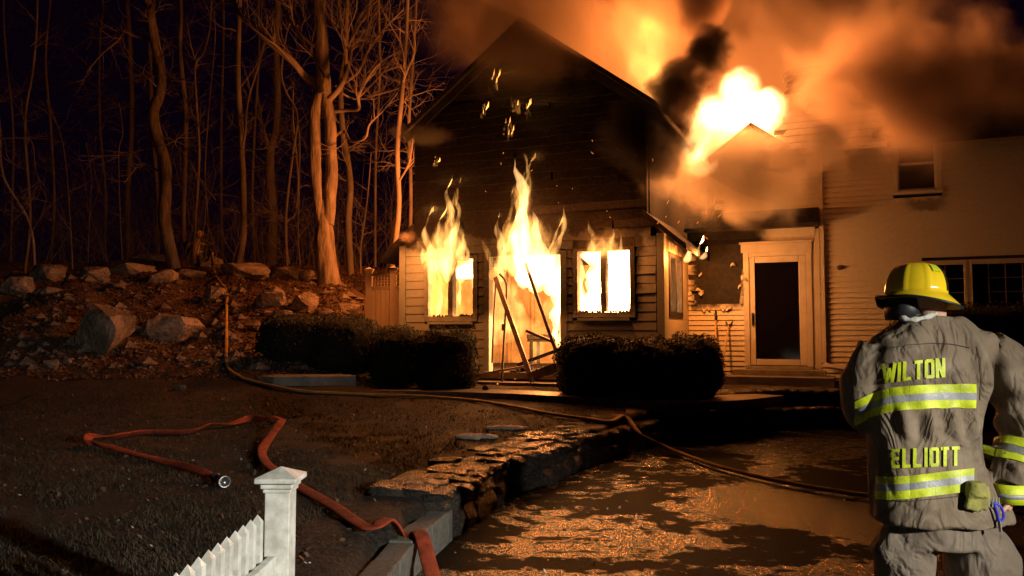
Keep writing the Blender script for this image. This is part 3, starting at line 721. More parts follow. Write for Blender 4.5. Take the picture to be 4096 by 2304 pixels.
# ------------------------------------------------------------------ hedges
def hedge(lab, c, w, d, h, seed, n=5200):
    root = empty('hedge', c); tag(root, lab, 'hedge', 'clipped hedges before the house'); rr = random.Random(seed)
    def shape(u):
        p = Vector((math.copysign(abs(u.x)**.78, u.x), math.copysign(abs(u.y)**.78, u.y), math.copysign(abs(u.z)**.7, u.z)))
        k = 1.03+.16*noise.noise(u*2.1+Vector((seed, 0, 0)))+.05*noise.noise(u*6+Vector((seed, 3, 0)))
        return Vector((p.x*w/2*k, p.y*d/2*k, h/2+p.z*h/2*k))
    bm = bmesh.new(); bmesh.ops.create_icosphere(bm, subdivisions=3, radius=1)
    for v in bm.verts: v.co = shape(v.co.normalized()); v.co = Vector((v.co.x*.95, v.co.y*.95, v.co.z*.96))
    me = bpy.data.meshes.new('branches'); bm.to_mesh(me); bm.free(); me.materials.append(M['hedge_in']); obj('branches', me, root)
    mb = MB()
    for i in range(n):
        u = Vector((rr.gauss(0, 1), rr.gauss(0, 1), rr.gauss(.15, 1))).normalized(); p = shape(u)*rr.uniform(.94, 1.02)
        if p.z < 0: continue
        a = Vector((rr.gauss(0, 1), rr.gauss(0, 1), rr.gauss(.2, 1))).normalized()*rr.uniform(.012, .026); b = a.orthogonal().normalized()*a.length*.55
        mb.add([p-a, p+b, p+a, p-b], [(0, 1, 2, 3)])
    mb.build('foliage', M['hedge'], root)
def hg(px0, px1, py0, py1, Y):
    a, b = at(px0, py1, Y), at(px1, py0, Y); return (a.x+b.x)/2, a.z, b.x-a.x, b.z-a.z
for i, (x0, x1, y0, y1, Y, d, lab) in enumerate((
  (1035, 1330, 1262, 1480, 14.7, 1.2, 'tall rounded hedge at the far left, first in the row'),
  (1240, 1520, 1266, 1490, 14.6, 1.1, 'tall rounded hedge second from the left, before the tan fence'),
  (1480, 1700, 1312, 1510, 14.1, .9, 'lower hedge under the house corner left of the burnt window'),
  (1660, 1915, 1316, 1525, 13.7, .9, 'rounded hedge directly left of the burning doorway'),
  (2225, 2520, 1340, 1545, 12.65, .95, 'hedge directly right of the burning doorway'),
  (2440, 2720, 1352, 1555, 12.45, .95, 'middle hedge of those right of the doorway, under the white window'),
  (2640, 2885, 1342, 1560, 12.55, 1.0, 'rounded hedge at the right end of the row beside the shovels'))):
    x, z, w, h = hg(x0, x1, y0, y1, Y); zg = hz(x, Y)-.05; hedge(lab, (x, Y, zg), w, d, z+h-zg, i+3)
x, z, w, h = hg(3730, 4300, 1225, 1700, 10.6); hedge('large dark shrub under the grid windows behind the near firefighter', (x+.3, 11.6, .3), 2.6, 1.6, 1.72, 31, 9000)

# ------------------------------------------------------------------ tan vinyl privacy fence at the house corner
fn = empty('privacy_fence', (0, 0, 0)); tag(fn, 'tan vinyl privacy fence with lattice top between bank and house corner', 'fence')
pA, pB, pC = at(1475, 1300, 17.2), at(1572, 1300, 16.9), at(1690, 1300, 16.5)
def post(p, ztop):
    mb = MB(); mb.box((p.x-.065, p.y-.065, hz(p.x, p.y)-.3), (p.x+.065, p.y+.065, ztop)); o = mb.build('post', M['fence_tan'], fn)
    mb = MB(); z = ztop
    for w, a, b in ((.078, 0, .03), (.092, .03, .055)): mb.box((p.x-w, p.y-w, z+a), (p.x+w, p.y+w, z+b))
    mb.add([(p.x-.08, p.y-.08, z+.055), (p.x+.08, p.y-.08, z+.055), (p.x+.08, p.y+.08, z+.055), (p.x-.08, p.y+.08, z+.055), (p.x, p.y, z+.1)], [(0,1,4),(1,2,4),(2,3,4),(3,0,4)])
    mb.build('cap', M['fence_tan'], o)
zt = at(1475, 1072, 17.2).z-.08
for p in (pA, pB, pC): post(p, zt)
for p, q in ((pA, pB), (pB, pC)):
    p, q = Vector((p.x, p.y, 0)), Vector((q.x, q.y, 0)); L_ = (q-p).length; t = (q-p)/L_; p = p+t*.07; q = q-t*.07
    for a, b in ((zt-.07, .06), (zt-.36, .08), (.95, .1)):
        mb = MB(); mb.bar(p+Vector((0, 0, a)), q+Vector((0, 0, a)), .05, b); mb.build('rail', M['fence_tan'], fn)
    n = int((L_-.14)/.115)
    for i in range(n):
        u = p+(q-p)*((i+.5)/n); mb = MB(); mb.bar(u+Vector((0, 0, .6)), u+Vector((0, 0, zt-.401)), (L_-.14)/n*.93, .022, (0, 1, 0)); mb.build('board', M['fence_tan'], fn)
    for i in range(1, 6):
        u = p+(q-p)*(i/6); mb = MB(); mb.bar(u+Vector((0, 0, zt-.319)), u+Vector((0, 0, zt-.101)), .022, .012, (0, 1, 0)); mb.build('lattice_strip', M['fence_tan'], fn)
    for i in range(1, 4):
        zz = zt-.32+.22*i/4; mb = MB(); mb.bar(p+Vector((0, .013, zz)), q+Vector((0, .013, zz)), .012, .022); mb.build('lattice_strip', M['fence_tan'], fn)

# ------------------------------------------------------------------ white picket fence in the foreground
pf = empty('picket_fence', (-1.03, 3.3, .2)); tag(pf, 'white vinyl picket fence with a capped post in the near foreground', 'fence')
pw = .052; px_, py_ = .055, .10          # post centre relative to the fence root
mb = MB(); mb.box((px_-pw, py_-pw, -.2), (px_+pw, py_+pw, .72)); po = bevel(mb.build('post', M['white'], pf), .004, 2)
mb = MB()
for w, a, b in ((.060, .70, .716), (.068, .718, .738), (.088, .742, .764)): mb.box((px_-w, py_-w, a), (px_+w, py_+w, b))
cp = bevel(mb.build('cap', M['white'], po), .006, 3)
mb = MB(); w = .086; mb.add([(px_-w, py_-w, .7645), (px_+w, py_-w, .7645), (px_+w, py_+w, .7645), (px_-w, py_+w, .7645), (px_, py_, .802)], [(0,1,4),(1,2,4),(2,3,4),(3,0,4)]); mb.build('cap_top', M['white'], po)
for i in range(20):
    y = -.03-.087*i; mb = MB(); w = .0185; h = .60
    mb.box((-w, y-w, -.12), (w, y+w, h)); mb.add([(-w, y-w, h), (w, y-w, h), (w, y+w, h), (-w, y+w, h), (0, y, h+.03)], [(0,1,4),(1,2,4),(2,3,4),(3,0,4)])
    mb.build('picket', M['white'], pf)
mb = MB(); mb.box((.0195, -1.72, .33), (.058, .046, .445)); bevel(mb.build('rail', M['white'], pf), .006, 2)
mb = MB(); mb.box((.0195, -1.72, -.02), (.058, .046, .07)); bevel(mb.build('rail', M['white'], pf), .006, 2)

# ------------------------------------------------------------------ hoses
def ribbon(name, pts, w, th, mat, label, twist=None, n=8, smooth=True):
    pts = spline(pts, n); mb = MB(); rings = []; m = len(pts)
    for i, p in enumerate(pts):
        t = (pts[min(i+1, m-1)]-pts[max(i-1, 0)]).normalized(); sd = t.cross(Vector((0, 0, 1)))
        sd = sd.normalized() if sd.length > .05 else Vector((1, 0, 0)); up = sd.cross(t)
        a = twist(i/(m-1)) if twist else 0
        s2, u2 = sd*math.cos(a)+up*math.sin(a), up*math.cos(a)-sd*math.sin(a)
        ring = []
        for k in range(10):
            b = 2*math.pi*k/10; c_, s_ = math.cos(b), math.sin(b)
            ring.append(p+s2*math.copysign(abs(c_)**.6, c_)*w/2+u2*math.copysign(abs(s_)**.7, s_)*th/2)
        rings.append(ring)
    mb.loft(rings); return tag(mb.build(name, mat, None, smooth), label, 'hose')
def gp(px, py, up=.02): c = ground(px, py); return c+Vector((0, 0, up))
red = [(853,1930,.05),(769,1898,.05),(685,1867,.03),(594,1842,.03),(500,1818,.03),(433,1800,.04),(380,1790,.05),(345,1790,.05),(360,1778,.09),(430,1772,.07),(489,1759,.05),(580,1740,.03),(762,1736,.03),(839,1715,.05),(923,1708,.04),(1000,1688,.05),(1050,1698,.06),(1090,1703,.10),(1128,1712,.10),(1118,1735,.12),(1083,1766,.06),(1049,1815,.04),(1062,1870,.05),(1118,1912,.04),(1188,1961,.035),(1328,2038,.03),(1468,2129,.03),(1560,2165,.035),(1629,2190,.05)]
pts = [gp(a, b, u) for a, b, u in red]
pts += [Vector((-.60, 5.25, .275)), Vector((-.50, 4.95, .14)), Vector((-.40, 4.6, .03)), Vector((-.2, 4.0, .03)), Vector((.2, 3.2, .03))]
def tw(t): return .9*math.sin(t*23)*math.exp(-((t-.35)/.28)**2)+.25*math.sin(t*50)*(t < .65)
rh = ribbon('red_fire_hose', pts, .10, .02, M['hose_red'], 'flat orange red fire hose looped on the lawn and over the kerb', tw)
c0, c1 = pts[0], gp(898, 1954, .05); ax = (c1-c0).normalized()
mb = MB(); L_ = (c1-c0).length
mb.lathe([(.026, -.02), (.03, 0), (.03, .05), (.042, .055), (.042, .075), (.034, .08), (.034, L_*.7), (.048, L_*.72), (.048, L_), (.036, L_), (.036, L_-.05), (.001, L_-.05)], c0, ax, 20)
mb.build('coupling', M['metal_dark'], rh, True)
mb = MB(); mb.lathe([(.049, L_-.004), (.049, L_+.006), (.037, L_+.006), (.037, L_-.004)], c0, ax, 20); mb.build('coupling_rim', M['steel'], rh, True)
yel = [(800,1052,.1),(832,1062,.15),(850,1100,.22),(868,1135,.12),(905,1172,.06),(906,1230,.05),(905,1310,.05),(905,1390,.05),(903,1440,.05),(912,1485,.05),(950,1512,.04),(1000,1530,.03),(1180,1568,.03),(1350,1580,.03),(1500,1588,.03),(1700,1594,.03),(1900,1612,.03),(2050,1634,.03),(2200,1666,.04),(2350,1692,.05),(2440,1702,.045),(2500,1712,.04)]
pts = [gp(a, b, u) for a, b, u in yel]
x_, y_, z_ = pts[-1]
for a, b, zz in ((2560,1738,.27),(2640,1778,.12),(2720,1812,.05),(2850,1858,.045),(3000,1898,.045),(3200,1940,.045),(3500,1985,.045),(3800,2010,.045),(4200,2030,.045)):
    d = ray(a, b); k = (zz-CZ)/d.z; pts.append(Vector((d.x*k, d.y*k, zz)))
ribbon('yellow_fire_hose', pts, .068, .042, M['hose_yellow'], 'long yellow fire hose from the bank across the lawn onto the driveway', lambda t: 1.1*math.sin(t*40)*math.exp(-((t-.12)/.12)**2)+.5*math.exp(-((t-.86)/.05)**2), 8)

# ------------------------------------------------------------------ two tools by the entry
def tool(x, lab, head, dx):
    root = empty('shovel', H(x, EY-.5, .88)); tag(root, lab, 'shovel', 'tools leaning beside the door')
    a, b = H(x, EY-.5, .86)-H(x, EY-.5, .88), H(x+dx, EY-.06, head)-H(x, EY-.5, .88)
    mb = MB(); mb.tube([a, b], .017, 8); mb.build('shaft', M['wood_handle'], root, True)
    u = (b-a).normalized(); s = (HM.to_3x3() @ Vector((1, 0, 0)))
    mb = MB()
    if dx > 0: mb.tube([b, b+u*.05-s*.055, b+u*.13-s*.06, b+u*.13+s*.06, b+u*.05+s*.055, b], .014, 6)
    else: mb.tube([b-u*.04, b+u*.2], .026, 8)
    mb.build('grip', M['black'], root, True)
    mb = MB(); mb.bar(a-u*.02, a-u*.28, .22, .02, tuple(s.cross(u))); mb.build('blade', M['metal_dark'], root)
tool(3.42, 'tool with a straight black grip leaning on the entry wall beside the hedge', 1.86, -.05); tool(3.52, 'shovel with a D shaped black grip leaning on the entry wall', 1.72, .09)

# ------------------------------------------------------------------ bare trees
def branch(mb, p, d, L, r, depth, rr, sides=5, up=.25, wob=.22):
    n = max(3, int(L/.28)+2) if depth > 0 else 4; pts = [p]; q = p.copy(); dd = d.copy()
    for i in range(n):
        dd = (dd+Vector((rr.gauss(0, wob), rr.gauss(0, wob), rr.gauss(0, wob)+up*.35))).normalized(); q = q+dd*(L/n); pts.append(q.copy())
    mb.tube(pts, [r*(1-.85*i/n) for i in range(n+1)], sides if r > .012 else (4 if r > .006 else 3), False)
    if depth > 0:
        k = rr.randint(3, 5)
        for j in range(k):
            i = rr.randint(1, n-1); t = (pts[i+1]-pts[i]).normalized()
            s = t.cross(Vector((rr.gauss(0, 1), rr.gauss(0, 1), rr.gauss(0, 1)))).normalized()
            branch(mb, pts[i], (t*.75+s*.8).normalized(), L*rr.uniform(.35, .62), r*(1-.7*i/n)*.62, depth-1, rr, 4, up, wob)
def pxpts(l, Y, dy=0): return [at(a, b, Y+dy*i) for i, (a, b) in enumerate(l)]
def tree(lab, trunk_px, Y, w0, w1, seed, limbs=(), ntw=14, twl=1.3, extra_top=2.5, mat=None, cat='tree', group='bare trees of the wood', sides=9, down=.6, side_bias=0):
    """trunk_px: picture points from base to top; w in photograph pixels"""
    rr = random.Random(seed); pts = [at(a, b, Y) for a, b in trunk_px]; base = pts[0].copy()
    g = hz(base.x, base.y); pts = [Vector((base.x, base.y, min(g, base.z)-down))]+pts
    pts.append(pts[-1]+(pts[-1]-pts[-2]).normalized()*extra_top)
    for i in range(2, len(pts)): pts[i].y += .25*math.sin(i*1.7+seed)
    sp = spline(pts, 7); n = len(sp); k = Y/F
    r = [(w0+(w1-w0)*i/n)*k/2*(1+.05*noise.noise(Vector((i*.4, seed, 0)))) for i in range(n)]
    for i in range(min(9, n)): r[i] *= 1+.55*max(0, 1-i/8)**2
    root = empty('bare_tree', (base.x, base.y, g)); tag(root, lab, cat, group); off = Vector((base.x, base.y, g))
    mb = MB(); mb.tube([p-off for p in sp], r, sides); mb.build('trunk', mat or M['bark_thin'], root, True)
    mb = MB()
    for lp, a, b in limbs:
        ls = spline([at(x, y, Y+.3*math.sin(j+seed)) for j, (x, y) in enumerate(lp)], 6); m = len(ls)
        rad = [max(.004, (a+(b-a)*i/m)*k/2) for i in range(m)]
        mb.tube([p-off for p in ls], rad, 6, False)
        for j in range(max(3, m//2)):
            i = rr.randint(m//4, m-2); t = (ls[i+1]-ls[i]).normalized(); s = t.cross(Vector((rr.gauss(0, 1), rr.gauss(0, 1), rr.gauss(0, 1)))).normalized()
            branch(mb, ls[i]-off, (t*.8+s*.7).normalized(), rr.uniform(.5, 1.3), rad[i]*.5, 1, rr)
    for j in range(ntw):
        i = int(n*rr.uniform(.3, .98)); i = min(i, n-2); t = (sp[i+1]-sp[i]).normalized(); a = rr.uniform(0, 6.28)
        s = Vector((math.cos(a), math.sin(a)*.7, 0))
        branch(mb, sp[i]-off, (t*.4+s).normalized(), twl*rr.uniform(.5, 1.4), min(r[i]*.5, .03), 2, rr)
    mb.build('crown', M['bark_thin'], root)
    return root
Z = lambda *l: [(x/1.61, y/1.61) for x, y in l]
# crooked tree at the left
tree('crooked leaning tree with mossy limbs beside the firefighter on the bank', [(700,1095)]+Z((1085,1450),(1070,1250),(1040,1050),(1020,900),(1010,750),(1020,600),(1015,450),(1005,250),(985,110),(930,0)), 23, 52, 34, 1,
     [(Z((960,245),(880,240),(800,205),(760,260),(660,345),(560,460)), 12, 4), (Z((1030,480),(1100,510),(1190,510)), 9, 4), (Z((1030,890),(1080,905),(1130,900),(1130,940),(1200,1010),(1270,1130),(1390,1290)), 9, 3),
      (Z((1020,1100),(940,1060),(880,1080),(800,1180)), 9, 3), (Z((1040,920),(900,970),(760,1000),(520,1005)), 9, 3), (Z((1010,480),(950,460),(930,560)), 7, 3)], 8, 1.0, mat=M['bark'])
T = [
 ('straight slim tree right behind the crooked leaning tree', [(745,1010)]+Z((1195,1450),(1180,900),(1185,700),(1185,450),(1165,300),(1145,0)), 27, 24, 15, 2, ()),
 ('thin forked sapling between the crooked tree and the straight forked tree', [(775,1040)]+Z((1255,1450),(1265,1000),(1275,700),(1275,440),(1300,330),(1335,180)), 26, 12, 6, 3, ((Z((1275,440),(1240,330),(1200,150)), 7, 3),)),
 ('straight tree forking low at mid bank', [(955,1062)]+Z((1555,1450),(1550,900),(1550,500),(1545,0)), 25, 30, 17, 4, ((Z((1560,960),(1580,850),(1600,640),(1700,300),(1720,100)), 12, 5), (Z((1575,970),(1680,960),(1800,940)), 7, 3), (Z((1550,560),(1650,420),(1700,280)), 6, 3))),
 ('stout dim tree forking high behind the forked sapling', [(1084,1085),(1086,850),(1085,700),(1088,600),(1098,520),(1108,380),(1112,200),(1115,0)], 36, 44, 20, 5, (([(1085,620),(1060,540),(1040,450),(1020,300)], 20, 8),)),
 ('thin crooked sapling left of the big split trunk', [(1150,1130)]+Z((1840,1440),(1870,1250),(1880,1000),(1900,730),(1850,600),(1825,480),(1835,200),(1870,100),(1880,0)), 23, 13, 6, 6, ()),
 ('smooth pole tree just right of the big split trunk', [(1405,1160)]+Z((2255,1450),(2250,1200),(2225,1000),(2215,850),(2200,560),(2210,300),(2230,0)), 21.5, 30, 18, 8, ()),
 ('orange lit tree close to the left side of the gable', [(1568,1060),(1585,950),(1590,800),(1590,600),(1612,400),(1618,200),(1625,0)], 19.5, 26, 14, 9, (([(1600,720),(1640,640),(1655,500)], 9, 4),)),
 ('second slim tree hugging the gable edge', [(1625,1100),(1638,900),(1640,700),(1640,500),(1650,300),(1660,0)], 21, 18, 9, 10, ()),
 ('thin pale tree at the far left', [(97,1110)]+Z((160,1400),(175,900),(200,700),(195,400),(215,0)), 22, 14, 8, 11, ((Z((195,300),(300,200)), 4, 2),)),
 ('leaning thin stem at the left picture edge', [(140,1110),(112,894),(37,714),(0,528),(-40,400)], 21, 12, 8, 12, ((Z((0,895),(150,890),(210,930),(230,1100),(290,1260)), 6, 3),)),
 ('thin upright sapling left of the crooked tree', [(490,1060)]+Z((790,1450),(780,1000),(770,850)), 26, 8, 4, 13, ()),
 ('thin slanting sapling in the left third', [(290,1080)]+Z((480,1440),(420,1100),(360,850)), 24, 9, 5, 14, ()),
 ('dim broad trunk deep in the wood left of the crooked tree', [(515,1090),(514,800),(516,500),(518,200),(520,0)], 36, 26, 18, 15, ()),
 ('short thin sapling in the left quarter', [(350,1080),(348,880),(352,700)], 25, 7, 4, 16, ()),
 ('dim trunk close behind the crooked tree', [(622,1080),(620,850),(618,600),(612,300),(610,0)], 30, 24, 14, 17, ()),
 ('thin stem rising before the dark gap in mid wood', [(820,1060),(826,900),(830,700),(838,450),(850,150)], 28, 8, 4, 18, ()),
 ('slender bent sapling right of the stout dim tree', [(1165,1120),(1150,1000),(1150,900),(1175,850),(1185,700),(1180,500)], 24, 14, 6, 19, ()),
 ('thin straight sapling next to the big split trunk base', [(1205,1110),(1200,950),(1196,780),(1190,560)], 25, 9, 4, 20, ()),
 ('thin sapling between pole tree and tan fence', [(1445,1180),(1447,1000),(1450,900),(1470,760)], 22, 9, 4, 21, ()),
 ('slim stem at the left margin behind the leaning stem', [(40,1100),(44,800),(36,500),(30,200),(28,0)], 29, 12, 7, 22, ()),
 ('slim dim trunk in the dark between far left and left third', [(200,1090),(204,800),(200,500),(196,250),(200,0)], 34, 13, 8, 23, ()),
 ('slim dim trunk deep in the left third', [(410,1080),(414,800),(408,500),(405,200),(400,0)], 34, 12, 8, 24, ()),
 ('slim dim trunk deep in the wood right of mid', [(890,1070),(886,800),(893,500),(890,200),(886,0)], 35, 13, 8, 25, ()),
 ('slim dim trunk deep behind the thin crooked sapling', [(1020,1080),(1016,800),(1022,500),(1030,200),(1034,0)], 36, 12, 8, 26, ()),
 ('slim tree behind the spreading right limbs', [(1500,1130),(1505,900),(1500,600),(1515,300),(1520,0)], 26, 13, 8, 27, ()),
]
for i, (lab, px, Y, w0, w1, sd, limbs) in enumerate(T):
    tree(lab, px, Y, w0, w1, sd, limbs, 9 if Y < 30 else 7, 1.2 if w0 > 10 else .8, 2.5 if px[-1][1] < 50 else 1.0, sides=8)
# the big tree with the split trunk
def bigtree():
    Y = 20; k = Y/F; rr = random.Random(50); base = at(1318, 1150, Y); g = hz(base.x, base.y)
    root = empty('split_trunk_tree', (base.x, base.y, g)); off = Vector((base.x, base.y, g))
    tag(root, 'big rough barked tree with a slit through its split trunk, lit orange', 'tree', 'bare trees of the wood')
    def limb(mb, l, a, b, sides=14, sp=8, rough=.06, yo=0):
        pts = spline([at(x, y, Y+yo)-off for x, y in l], sp); n = len(pts)
        rings = []; mb2 = MB(); rad = [(a+(b-a)*i/(n-1))*k/2 for i in range(n)]
        mb2.tube(pts, rad, sides)
        out = []
        for j, p in enumerate(mb2.v):
            i = min(n-1, j//sides); c = pts[i]; p = Vector(p); d = p-c
            f = 1+rough*2*(noise.noise(Vector((p.x*9, p.y*9, p.z*1.6)))+.6*noise.noise(Vector((p.x*22, p.y*22, p.z*3))))
            out.append(tuple(c+d*f))
        mb.add(out, mb2.f)
    mb = MB()
    flare = [(1318,1230),(1318,1150),(1312,1100),(1304,1030),(1300,950),(1298,880),(1297,800)]
    pts = spline([at(x, y, Y)-off for x, y in flare], 8); n = len(pts); rad = [interp(i/(n-1), [(0, 130), (.12, 105), (.3, 88), (.5, 82), (.7, 74), (.85, 56), (1, 24)])*k/2 for i in range(n)]
    m2 = MB(); m2.tube(pts, rad, 26); out = []
    for j, p in enumerate(m2.v):
        i = min(n-1, j//26); c = pts[i]; p = Vector(p); d = p-c; a = math.atan2(d.y, d.x)
        f = 1+.10*(noise.noise(Vector((math.cos(a)*4, math.sin(a)*4, p.z*.7)))+.8*noise.noise(Vector((math.cos(a)*9, math.sin(a)*9, p.z*2.2))))+.12*max(0, 1-i/9)*math.sin(a*5)
        out.append(tuple(c+d*f))
    mb.add(out, m2.f)
    limb(mb, [(1286,900),(1277,830),(1268,760),(1262,690),(1262,600),(1258,500),(1266,420),(1284,370),(1300,330)], 46, 50, 14, 8, .08)
    limb(mb, [(1312,900),(1318,830),(1323,760),(1326,690),(1324,600),(1322,500),(1312,430),(1302,370),(1298,320)], 50, 46, 14, 8, .08)
    limb(mb, [(1296,380),(1292,300),(1288,200),(1282,100),(1275,0),(1268,-120)], 58, 46, 18, 8, .09)
    mb.build('trunk', M['bark'], root, True)
    mb = MB()
    LB = [(Z((2040,560),(1970,510),(1880,400),(1680,230),(1540,80),(1510,0),(1490,-60)), 24, 10), (Z((2030,520),(1960,470),(1870,370),(1740,260),(1600,120),(1530,30)), 18, 8),
      (Z((2120,640),(2190,560),(2240,430),(2270,250),(2310,120),(2400,0),(2430,-60)), 26, 10), (Z((2150,600),(2210,500),(2230,330),(2200,200),(2170,0)), 18, 7),
      (Z((2170,560),(2300,470),(2370,330),(2480,180),(2600,60)), 15, 6), (Z((2150,720),(2230,710),(2310,700),(2310,620),(2370,500),(2450,400),(2570,330)), 17, 7),
      (Z((2150,880),(2200,850),(2225,855),(2260,910),(2350,890),(2380,800),(2460,720),(2560,600)), 16, 5), (Z((2200,600),(2300,640),(2430,610),(2570,570)), 9, 4),
      (Z((2100,500),(2060,430),(1960,290),(1910,130),(1880,20)), 14, 6), (Z((2240,430),(2330,300),(2380,150),(2440,60)), 10, 4), (Z((2300,640),(2400,540),(2480,460),(2600,420)), 9, 4),
      (Z((2250,330),(2180,210),(2165,100)), 8, 4), (Z((1690,240),(1680,100),(1690,0)), 9, 4), (Z((1960,290),(1940,180),(1990,60)), 8, 3), (Z((2020,300),(1900,180),(1830,60),(1800,0)), 14, 7)]
    for lp, a, b in LB:
        ls = spline([at(x, y, Y-.5*math.sin(j*.9+a)) for j, (x, y) in enumerate(lp)], 7); m = len(ls); rad = [(a+(b-a)*i/m)*k/2 for i in range(m)]
        mb.tube([p-off for p in ls], rad, 8, False)
        for j in range(6):
            i = rr.randint(m//3, m-2); t = (ls[i+1]-ls[i]).normalized(); s = t.cross(Vector((rr.gauss(0, 1), rr.gauss(0, 1), rr.gauss(0, 1)))).normalized()
            branch(mb, ls[i]-off, (t*.9+s*.6+Vector((0, 0, .3))).normalized(), rr.uniform(.8, 2.0), rad[i]*.5, 2, rr, up=.4, wob=.16)
    mb.build('crown', M['bark_thin'], root, True)
bigtree()
# undergrowth and far twigs: one uncountable mass
mb = MB(); rr = random.Random(99)
for i in range(330):
    px = rr.uniform(-60, 1660); Y = rr.uniform(23, 40); b = at(px, 1100, Y); b.z = hz(b.x, b.y)
    d = Vector((rr.gauss(0, .25), rr.gauss(0, .1), 1)).normalized(); L_ = rr.uniform(1.2, 4.5)
    branch(mb, b, d, L_, rr.uniform(.010, .022), 2, rr, 3, .2, .13)
for i in range(240):                        # twiggy limbs hanging in the air, from trees beyond
    px, py = rr.uniform(-60, 1680), rr.uniform(-40, 1000); Y = rr.uniform(24, 40); b = at(px, py, Y)
    a = rr.uniform(0, 6.28); branch(mb, b, Vector((math.cos(a), .3*math.sin(a), rr.uniform(-.1, .5))).normalized(), rr.uniform(1.0, 3.0), rr.uniform(.008, .018), 2, rr, 3, .1, .2)
tag(mb.build('undergrowth', M['twig']), 'tangle of bare twigs and brush filling the dark wood', 'undergrowth', kind='stuff')

# ------------------------------------------------------------------ people
M['coat'] = None
def cloth(name, c1, c2):
    t = NT(name); v = t.coord('Object'); n = t.noise(v, 5, 4, .6); w = t.noise(v, 220, 2, .6); f = t.noise(t.coord('Object', (1, 1, .35)), 9, 4, .6, .8)
    cr = t.math('ABSOLUTE', t.math('SUBTRACT', t.noise(t.coord('Object', (1, 1, .55)), 5.5, 3, .5, 1.2), .5)); cr = t.mr(cr, 0, .10)
    dirt = t.mr(t.noise(v, 2.6, 5, .65), .5, .68, 0, .75)
    return t.bsdf(t.mix(dirt, t.mix(t.mr(n, .35, .7), c1, c2), (.045,.034,.026)), .85, t.bump(w, .5, .004, t.bump(cr, .42, .022, t.bump(f, .3, .03))), spec=.2)
M['coat'] = cloth('turnout_coat', (.15,.112,.078), (.215,.168,.122)); M['pants'] = cloth('turnout_trousers', (.13,.102,.078), (.185,.15,.118))
M['lime'] = simple('lime_tape', (.30,.36,.012), (.58,.68,.025), 14, .5, .2, 90, rand=False, Emission_Strength=0.0)
M['silver'] = simple('silver_tape', (.22,.23,.25), (.30,.31,.33), 20, .4, .2, 90, rand=False)
M['helmet'] = simple('yellow_helmet_shell', (.72,.50,.012), (.80,.57,.02), 5, .22, .04, 30, rand=False, spec=.55)
M['skin'] = simple('skin', (.5,.27,.19), (.58,.33,.24), 9, .55, .2, 60, rand=False)
M['glove'] = simple('glove', (.15,.12,.05), (.3,.3,.06), 9, .8, .5, 40, rand=False)
M['blue'] = simple('blue_strap', (.02,.03,.5), (.03,.05,.6), 9, .4, .1, rand=False)
def ring(c, rx, ry, n=28, tilt=0, e=.85, rot=0):
    out = []
    for k in range(n):
        a = 2*math.pi*k/n; x, y = math.cos(a), math.sin(a); x = math.copysign(abs(x)**e, x)*rx; y = math.copysign(abs(y)**e, y)*ry
        x, y = x*math.cos(rot)-y*math.sin(rot), x*math.sin(rot)+y*math.cos(rot)
        out.append(Vector((c[0]+x, c[1]+y, c[2]+tilt*x)))
    return out
def remesh(mb, name, vox, smooth=6, disp=()):
    o = mb.build(name+'_raw', None); md = o.modifiers.new('r', 'REMESH'); md.mode = 'VOXEL'; md.voxel_size = vox
    s = o.modifiers.new('s', 'SMOOTH'); s.iterations = smooth; s.factor = .6
    me = evaluated(o); bpy.data.objects.remove(o, do_unlink=True)
    if disp:
        bm = bmesh.new(); bm.from_mesh(me); bm.normal_update()
        mv = [(v, v.normal*disp(v.co)) for v in bm.verts]
        for v, d in mv: v.co += d
        bm.to_mesh(me); bm.free()
    me.polygons.foreach_set('use_smooth', [True]*len(me.polygons)); me.name = name
    return me
FF = Vector((1.80, 3.5, 0)); person = empty('person', FF)
tag(person, 'person in brown firefighting gear and yellow helmet seen from behind at the right', 'person')
def P(px, py, y=0): return at(px, py, 3.5+y)-FF
def tz(py): return P(3700, py).z
# coat: torso loft plus two sleeves, made one skin
mb = MB()
prof = [(2078, 3768, 262, .19), (2040, 3764, 254, .185), (1960, 3738, 236, .178), (1860, 3705, 212, .165), (1760, 3692, 208, .16), (1660, 3690, 212, .165), (1560, 3695, 222, .17), (1470, 3700, 238, .17), (1400, 3712, 250, .155), (1345, 3722, 235, .13), (1305, 3722, 165, .105), (1275, 3715, 118, .09)]
mb.loft([ring(P(cx, py), w/910, ry, 32, .0, .82) for py, cx, w, ry in prof])
SR = [P(3935, 1390, .02), P(4010, 1470, .03), P(4075, 1590, .0), P(4100, 1680, -.02), P(4085, 1760, -.05), P(4060, 1860, -.08), P(4035, 1950, -.10)]
SRr = [.105, .108, .105, .102, .095, .085, .078]
SL = [P(3520, 1400, .02), P(3470, 1490, .03), P(3455, 1590, .06), P(3470, 1660, .14), P(3530, 1700, .28), P(3600, 1690, .38)]
SLr = [.10, .102, .098, .092, .08, .07]
def smooth_tube(mb, pts, rad, sides=20, n=5):
    sp = spline(pts, n); m = len(sp); mb.tube(sp, [interp(i/(m-1)*(len(rad)-1), list(enumerate(rad))) for i in range(m)], sides)
smooth_tube(mb, SR, SRr); smooth_tube(mb, SL, SLr)
